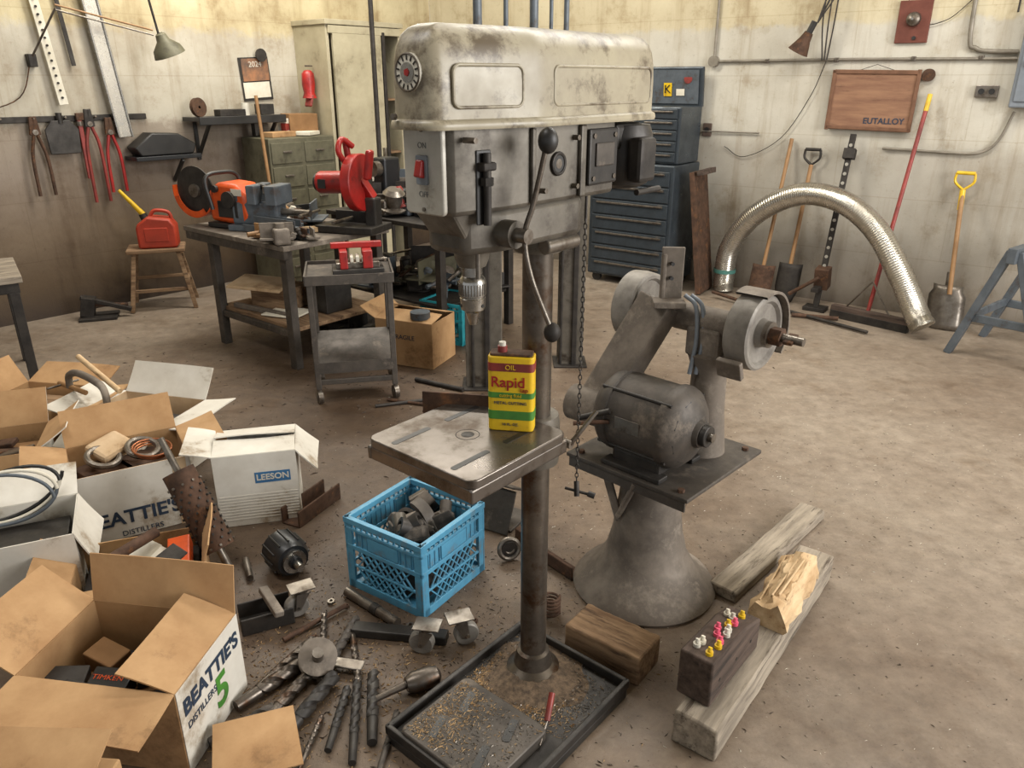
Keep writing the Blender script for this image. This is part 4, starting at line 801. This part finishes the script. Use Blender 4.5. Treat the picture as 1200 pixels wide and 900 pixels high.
# ================= CHEST, SHELVES on left wall
def lt(name,s):return E(name,LW(s),AL)
e=lt('metal_drawer_cabinet',1.95);box('carcass',(.62,.4,1.18),(0,-.28,.59),greenm,e,bev=.006)
for i in range(6):
    for x in(-.155,.155):box('drawer',(.28,.012,.16),(x,-.485,.14+i*.185),greenm,e,bev=.004);box('drawer_pull',(.08,.015,.015),(x,-.497,.15+i*.185),steel,e)
box('red_white_carton',(.12,.09,.13),(.05,-.2,1.25),white,e,(0,0,20));box('carton_red',(.125,.05,.06),(.05,-.222,1.25),redtool,e,(0,0,20));box('rag_box',(.25,.15,.04),(-.1,-.3,1.2),cardb,e,(0,0,10));box('papers',(.2,.15,.03),(.15,-.33,1.2),paper,e,(0,0,30))
box('open_carton',(.25,.18,.16),(.18,-.2,1.27),cardb2,e,(0,0,-10));box('small_tin',(.08,.06,.1),(-.22,-.2,1.24),castd,e)
e=lt('bracket_shelf',1.5);box('plank',(.75,.26,.03),(.08,-.14,1.33),blackm,e);box('plank_edge',(.75,.02,.06),(.08,-.27,1.32),black,e)
for x in(-.2,.38):beam('bracket',(x,-.01,1.05),(x,-.25,1.31),.02,.03,black,e,(1,0,0));box('bracket_back',(.03,.015,.3),(x,-.01,1.17),black,e)
lathe('grinding_wheel',[(.01,-.015),(.07,-.015),(.07,.015),(.01,.015)],rust,e,(-.22,-.14,1.415),(.3,-1,.1));box('shelf_part',(.22,.1,.05),(.05,-.12,1.37),dark,e);cyl('shelf_bottle',(.2,-.1,1.345),(.2,-.1,1.44),.03,white,e);box('shelf_part_b',(.12,.1,.08),(.36,-.12,1.39),castd,e)
e=lt('bracket_shelf.001',.97);box('plank',(.5,.2,.03),(0,-.11,1.07),blackm,e);beam('bracket',(.1,-.01,.88),(.1,-.2,1.05),.02,.03,black,e,(1,0,0));prism('black_tray',[(-.2,0),(.2,0),(.23,.07),(.1,.15),(-.1,.16),(-.24,.06)],.16,black,e,(0,-.03,1.087),(90,0,0),bev=.01)
e=lt('shop_calendar',1.88);box('sheet',(.27,.006,.33),(0,-.01,1.62),castd,e,(0,-3,0),0);box('picture',(.24,.003,.17),(0,-.016,1.69),M('calendar_pic','4a4038','9a6a48',.6,0,9,0),e,(0,-3,0),0);box('month',(.24,.003,.12),(.0,-.016,1.535),paper,e,(0,-3,0),0);text('2024',.06,(0,-.019,1.73),(90,-3,0),white,e)
cyl('cord_reel',(.05,-.04,1.8),(.05,-.05,1.8),.05,dark,e)
e=lt('push_broom.001',1.57);cyl('handle',(0,-.62,.05),(.02,-.46,1.50),.013,handle,e);box('brush',(.3,.05,.05),(0,-.62,.03),dark,e)
e=lt('closet',2.68);cw=.76
box('side_a',(.03,.45,2.03),(-cw/2,-.225,1.015),cream,e,bev=.002);box('side_b',(.03,.45,2.03),(cw/2,-.225,1.015),cream,e,bev=.002);box('top',(cw+.06,.48,.04),(0,-.235,2.05),cream,e);box('door',(.50,.03,1.95),(-.09,-.455,.99),cream,e,bev=.003);box('door_frame',(.03,.04,1.98),(.185,-.455,1.0),dark,e);box('header',(cw,.035,.06),(0,-.452,1.995),cream,e);box('handle',(.02,.05,.1),(.12,-.48,1.0),steel,e);box('interior_shade',(.16,.01,1.95),(.28,-.2,.99),castd,e)  # last box: dark sheet standing in for the shade inside the opening
for z in(.5,1.0,1.45):box('inner_shelf',(.16,.2,.02),(.28,-.33,z),wood,e)
e=lt('red_cap',2.25)
lathe('cap_crown',[(.0,.06),(.03,.055),(.05,.03),(.055,-.05),(.045,-.12),(.06,-.16)],red,e,(-.03,-.25,1.63),(0,0,1),n=12);box('cap_bill',(.02,.08,.1),(-.05,-.27,1.45),redtool,e,(0,20,10),.01);cyl('peg',(.02,-.25,1.72),(-.05,-.25,1.72),.006,steel,e)
e=E('steel_pole',(-1.02,6.15,0));cyl('pole',(0,0,0),(0,0,2.6),.018,dark,e)
e=lt('tool_rail',.25);box('strip',(1.15,.02,.04),(.1,-.012,1.36),dark,e)
for x in(-.3,-.1,.1,.3,.5):cyl('hook',(x,-.02,1.36),(x,-.06,1.37),.006,steel,e)
def cutter(name,s,z,l,mat,hm):
    e=lt(name,s);box('jaw_a',(.035,.02,.12),(-.012,-.05,z-.04),mat,e,(0,6,0));box('jaw_b',(.035,.02,.12),(.012,-.05,z-.04),mat,e,(0,-6,0));cyl('pivot',(0,-.035,z-.08),(0,-.065,z-.08),.018,steel,e)
    for q in(-1,1):sweep('handle_arm',[(q*.012,-.05,z-.1),(q*.045,-.05,z-.25),(q*.05,-.05,z-l)],.012,hm,e,8,5)
cutter('bolt_cutters',.14,1.36,.5,rust,rust);cutter('bolt_cutters.001',.50,1.40,.62,dark,redtool);cutter('bolt_cutters.002',.63,1.34,.5,rust,red)
e=lt('shovel_blade',.31);prism('blade',[(-.1,0),(.1,0),(.11,.16),(.06,.22),(-.06,.22),(-.11,.16)],.012,castd,e,(0,-.05,1.13),(90,0,0),bev=.004);cyl('stub',(0,-.05,1.33),(0,-.05,1.4),.02,castd,e)
e=lt('pipe_wrench',.44);box('shank',(.03,.02,.4),(0,-.04,1.15),redtool,e);box('jaw',(.07,.025,.05),(.015,-.04,1.37),rust,e);cyl('knurl',(.0,-.04,1.31),(.0,-.04,1.34),.025,steel,e)
e=lt('perforated_strip',.33);beam('strip',(-.06,-.03,2.5),(.03,-.05,1.45),.06,.006,paper,e,(1,0,0))
for i in range(22):cyl('hole',(-.06+.09*i/22,-.031-.02*i/22,2.48-1.03*i/22),(-.06+.09*i/22,-.042-.02*i/22,2.48-1.03*i/22),.008,dark,e,n=8)
e=lt('spirit_level',.65);beam('web',(-.04,-.03,2.6),(.08,-.06,1.22),.09,.02,galv,e,(1,0,0));beam('rail_a',(-.09,-.035,2.6),(.032,-.065,1.22),.014,.035,chrome,e,(1,0,0));beam('rail_b',(.01,-.035,2.6),(.128,-.065,1.22),.014,.035,chrome,e,(1,0,0))
e=lt('steel_straightedge',.5);beam('bar',(-.08,-.02,2.5),(-.02,-.03,1.7),.03,.006,dark,e,(1,0,0))
e=lt('swing_arm_lamp',.50)
for q in(0,.03):cyl('arm',(-.15,-.25,2.03+q),(.42,-.35,1.90+q),.006,handle if q else steel,e)
cyl('arm_b',(-.15,-.25,2.04),(-.28,-.05,1.75),.007,steel,e);box('mount_bracket',(.05,.06,.08),(-.28,-.03,1.73),dark,e);cyl('post',(.42,-.35,2.15),(.46,-.35,1.88),.008,dark,e)
lathe('lamp_shade',[(.02,.10),(.035,.09),(.045,.05),(.095,-.0),(.11,-.05),(.107,-.05),(.085,.0)],greenm,e,(.49,-.37,1.82),(-.35,0,.94));sph('bulb',(.48,-.37,1.80),.035,white,e)
sweep('lamp_cord',[(-.28,-.03,1.75),(-.4,-.03,1.5),(-.7,-.03,1.4)],.004,rust,e,6,6)
e=E('c_clamp',(-1.86,3.12,.29),-35)
sweep('frame',[(-.16,0,.03),(-.14,0,.09),(-.05,0,.12),(.1,0,.11),(.15,0,.08),(.15,0,.0)],.016,dust,e,8,5);cyl('screw',(-.25,0,.03),(-.02,0,.035),.011,handle,e);cyl('tommy',(-.22,-.07,.03),(-.22,.07,.03),.005,steel,e);cyl('slide_bar',(-.15,.06,.16),(.2,.04,.08),.012,woodl,e)
